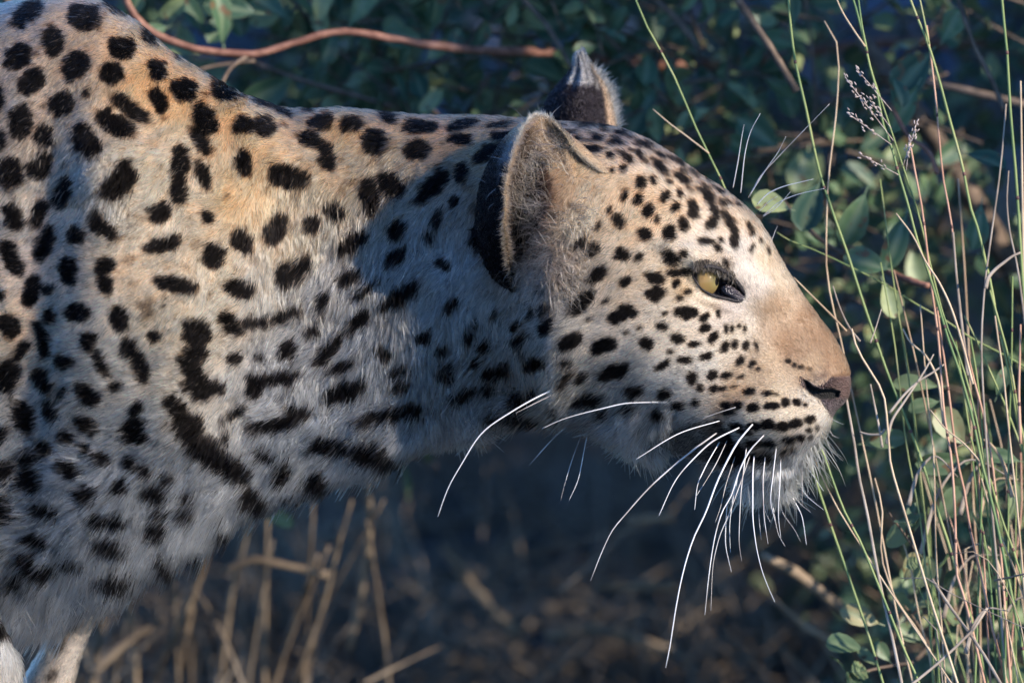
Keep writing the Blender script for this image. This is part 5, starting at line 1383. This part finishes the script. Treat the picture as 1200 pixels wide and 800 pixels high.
# ------------------------------------------------------------------ dry stalks and twigs behind, out of focus
dry = thing('dry_grass_tuft', 'pale dry stalks standing behind the leopard leg at lower left', 'dry grass', (-.27, .75, 0), 'dry grass tufts on the ground behind')
m_dry = noise_col_mat('stalk_dry', [(.3, (.10, .07, .045)), (.7, (.32, .24, .16))], scale=30, rough=.8, obj_rand=.3)
rs_ = random.Random(3)
extra = []
for i in range(9):
    x0 = rs_.choice([rs_.uniform(105, 330), rs_.uniform(105, 560)]); ln = rs_.gauss(25, 35); y0 = 560 + max(0, 330 - x0) * .35 + rs_.uniform(-20, 60)
    extra.append(([(x0 + ln, y0), (x0 + ln * .6, y0 + 80), (x0 + ln * .2, y0 + 170), (x0, 900)], rs_.uniform(1.2, 2.2)))
for pts, rd in extra + [([(134, 590), (128, 670), (104, 820), (90, 900)], 4.2), ([(262, 570), (232, 680), (180, 800), (160, 880)], 4.6), ([(252, 560), (236, 650), (208, 800), (200, 880)], 4.2), ([(138, 600), (152, 720), (158, 760), (160, 860)], 3), ([(322, 520), (285, 640), (270, 700), (258, 800)], 3.2),
                ([(372, 650), (340, 740), (315, 830)], 3.2), ([(385, 640), (335, 760), (300, 860)], 2.6), ([(428, 500), (433, 600), (428, 660), (410, 760)], 4), ([(400, 620), (380, 700), (345, 800)], 3.5)]:
    px_branch(dry, 'stalk', [(u, v, -900 - 90 * i) for i, (u, v) in enumerate(pts)], [rd * .8] + [rd] * (len(pts) - 1), m_dry, 14, 6)
tlab = ['bent dry twig lying behind the chest at lower left', 'thick pale broken cane leaning on the ground under the chin', 'short pale twig on the shaded ground under the whiskers', 'thin twig crossing the pale stalks at lower left', 'forked dry twig below the cheek whiskers', 'brown twig on dark ground at the bottom middle', 'thin straw stem lying left of the grass roots', 'curved dry stem on the ground below the throat']
tw_ = [([(262, 668, -900), (300, 656, -900), (345, 662, -900), (386, 670, -900)], 5), ([(895, 650, -520), (935, 672, -560), (975, 700, -600), (1008, 724, -640)], 7), ([(698, 686, -1300), (745, 684, -1300), (792, 682, -1300)], 7), ([(108, 790, -1000), (150, 750, -1000), (190, 722, -1000)], 5),
       ([(735, 610, -1200), (760, 606, -1200), (790, 600, -1200)], 6), ([(640, 745, -1400), (700, 735, -1400), (790, 760, -1400)], 7), ([(905, 700, -800), (950, 735, -820), (1000, 755, -840)], 4), ([(520, 640, -1500), (560, 690, -1500), (610, 740, -1500)], 7)]
for lb, (pts, rd) in zip(tlab, tw_):
    c = W(np.array(pts, float)); gz = c.copy()
    # lay it on the soil
    t = thing('fallen_twig', lb, 'twig', tuple(np.round(c.mean(0), 4)), 'dry twigs on the ground behind')
    px_branch(t, 'stem', pts, [rd * .7] + [rd] * (len(pts) - 1), m_dry, 14, 7, .8, 9)

# litter and loose dry grass
r = np.random.default_rng(31)
V, F, nb = [], [], 0
for i in range(5200):
    x = r.uniform(-1.1, 1.3); y = r.uniform(.25, 4.6) if i % 3 else r.uniform(.3, 1.8)
    if i % 4 == 0:
        x = r.uniform(.18, .95)
    z = float(vnoise(np.array([0.]), np.array([0.]), 1)[0]) * 0 + .004
    gxi = min(len(gx) - 1, np.searchsorted(gx, x)); gyi = min(len(gy) - 1, np.searchsorted(gy, y)); z = GZ[gxi, gyi] + .003
    L = r.uniform(.012, .04); a = r.uniform(0, 6.28); w = L * r.uniform(.18, .4)
    t_ = r.uniform(-.5, .6)
    dx, dy = math.cos(a), math.sin(a)
    c = np.array([x, y, z])
    ux = np.array([dx, dy, t_ * .6]); uy = np.array([-dy, dx, r.uniform(-.6, .6)])
    p = [c - ux * L / 2, c + uy * w / 2 + [0, 0, L * .15], c + ux * L / 2 + [0, 0, L * .2], c - uy * w / 2 + [0, 0, L * .12], c + [0, 0, L * .02]]
    V += p; F += [(nb, nb + 1, nb + 4), (nb + 1, nb + 2, nb + 4), (nb + 2, nb + 3, nb + 4), (nb + 3, nb, nb + 4)]; nb += 5
lit = link('leaf_litter', mesh_from('leaf_litter', np.array(V), F), None, noise_col_mat('litter', [(.3, (.03, .024, .018)), (.5, (.09, .07, .05)), (.7, (.28, .23, .17))], scale=9, rough=.9))
lit['kind'] = 'stuff'; lit['label'] = 'brown leaf litter scattered on the soil behind the leopard'; lit['category'] = 'leaf litter'
V, F, nb = [], [], 0
for i in range(8000):
    if i % 5 < 1:
        x = r.uniform(.30, .80); y = r.uniform(.1, 1.3)
    else:
        x = r.uniform(-.6, .6); y = .55 + 2.6 * r.random() ** 1.5
    gxi = min(len(gx) - 1, np.searchsorted(gx, x)); gyi = min(len(gy) - 1, np.searchsorted(gy, y)); z = GZ[gxi, gyi]
    L = r.uniform(.07, .3); dd = np.array([r.normal(0, .8), r.normal(0, .6), abs(r.normal(.35, .45)) + .03]); dd /= np.linalg.norm(dd)
    p = [np.array([x, y, z]) + dd * L * t - np.array([0, 0, L * .3 * t * t]) for t in (0, .35, .7, 1)]
    p = np.array(p); p[:, 2] = np.maximum(p[:, 2], z + .002)
    v, f = tube(p, np.array([1, 1, .8, .3]) * r.uniform(.0009, .0024), 3, cap=False)
    V.append(v); F += [tuple(a + nb for a in g_) for g_ in f]; nb += len(v)
for i in range(70):                       # long fallen straws
    u0 = r.uniform(60, 1060); v0 = r.uniform(600, 860); d0 = -r.uniform(1000, 2300) * (1.25 - (v0 - 600) / 600)
    a = r.normal(-1.0, .5) if r.random() < .65 else r.normal(-2.3, .6)
    Ls = r.uniform(90, 260)
    P_ = [np.array([u0 + Ls * t * math.cos(a) + 12 * math.sin(3 * t), v0 + Ls * t * math.sin(a) + 25 * t * t, d0 - 60 * t]) for t in (0, .25, .5, .75, 1)]
    q = crom(W(np.array(P_)), 10); q[:, 2] = np.maximum(q[:, 2], .004)
    v, f = tube(q, np.linspace(1, .4, 10) * r.uniform(1.4, 3.0) * S, 4, cap=False)
    V.append(v); F += [tuple(k_ + nb for k_ in g_) for g_ in f]; nb += len(v)
dg = link('dry_grass', mesh_from('dry_grass', np.concatenate(V), F), None, noise_col_mat('straw', [(.3, (.06, .045, .03)), (.5, (.16, .12, .085)), (.7, (.36, .29, .21))], scale=5, rough=.8))
dg['kind'] = 'stuff'; dg['label'] = 'loose dry straw and grass over the ground behind the leopard'; dg['category'] = 'dry grass'

# ------------------------------------------------------------------ unseen tree added beside the scene to throw shade on the ground behind
tree = thing('added_shade_tree', 'dense low-crowned tree added unseen at right, crown shaped to shade the ground behind', 'tree', (2.7, 1.5, 0))
m_treeleaf = noise_col_mat('tree_leaf', [(.3, (.03, .06, .025)), (.7, (.08, .12, .045))], scale=3, rough=.6, trans=.15)
tr_pts = crom(np.array([(2.7, 1.5, -.1, .17), (2.66, 1.5, .5, .13), (2.55, 1.5, 1.2, .11), (2.5, 1.5, 2.0, .06)]), 16)
v, f = tube(tr_pts[:, :3], tr_pts[:, 3], 12); child('trunk', v, f, tree, m_bark)
rt_ = np.random.default_rng(44)
for k in range(11):
    a = k * .57; e = np.array([2.5 + .9 * math.cos(a), 1.6 + 2.2 * math.sin(a), 1.7 + .5 * math.sin(k * 2)])
    s0 = np.array([2.62, 1.5, .7 + .05 * k])
    c = crom(np.array([(*s0, .05), tuple(((s0 + e) / 2 + [0, 0, .15])) + (.032,), (*e, .01)]), 10)
    v, f = tube(c[:, :3], c[:, 3], 7); child('limb', v, f, tree, m_bark)
n = 42000
q = rt_.normal(0, 1, (n * 3, 3)); q /= np.linalg.norm(q, axis=1, keepdims=True); q *= (rt_.random(n * 3) ** .38)[:, None]
c = np.array([2.55, 1.55, 1.75]) + q * np.array([1.25, 3.3, 1.45])
slope = SDIR[1] / SDIR[0]
edge = .30 + slope * c[:, 0] + (fbm2(c[:, 0] * 2, c[:, 2] * 2, 141) - .5) * .25  # crown cut along the sun line so the leopard stays lit
perp = c[:, 1] - slope * c[:, 0]; hh = c[:, 2] - c[:, 0] * SDIR[2] / SDIR[0]
hole = fbm2(perp * 4.5 + 20, hh * 4.5 + 20, 151) > .57      # small gaps through which dapples of sun fall
c = c[(c[:, 1] > edge) & (c[:, 2] > .25) & ~hole][:n]
n = len(c)
a = rt_.normal(0, 1, (n, 3)); a /= np.linalg.norm(a, axis=1, keepdims=True); bb = np.cross(a, rt_.normal(0, 1, (n, 3))); bb /= np.linalg.norm(bb, axis=1, keepdims=True)
l, w = rt_.uniform(.05, .08, n)[:, None], rt_.uniform(.025, .04, n)[:, None]
V = np.stack([c - a * l, c + bb * w, c + a * l, c - bb * w], 1).reshape(-1, 3)
o = link('crown', mesh_from('crown', V - np.array(tree.location), np.arange(n * 4).reshape(-1, 4)), tree, m_treeleaf); o['kind'] = 'stuff'
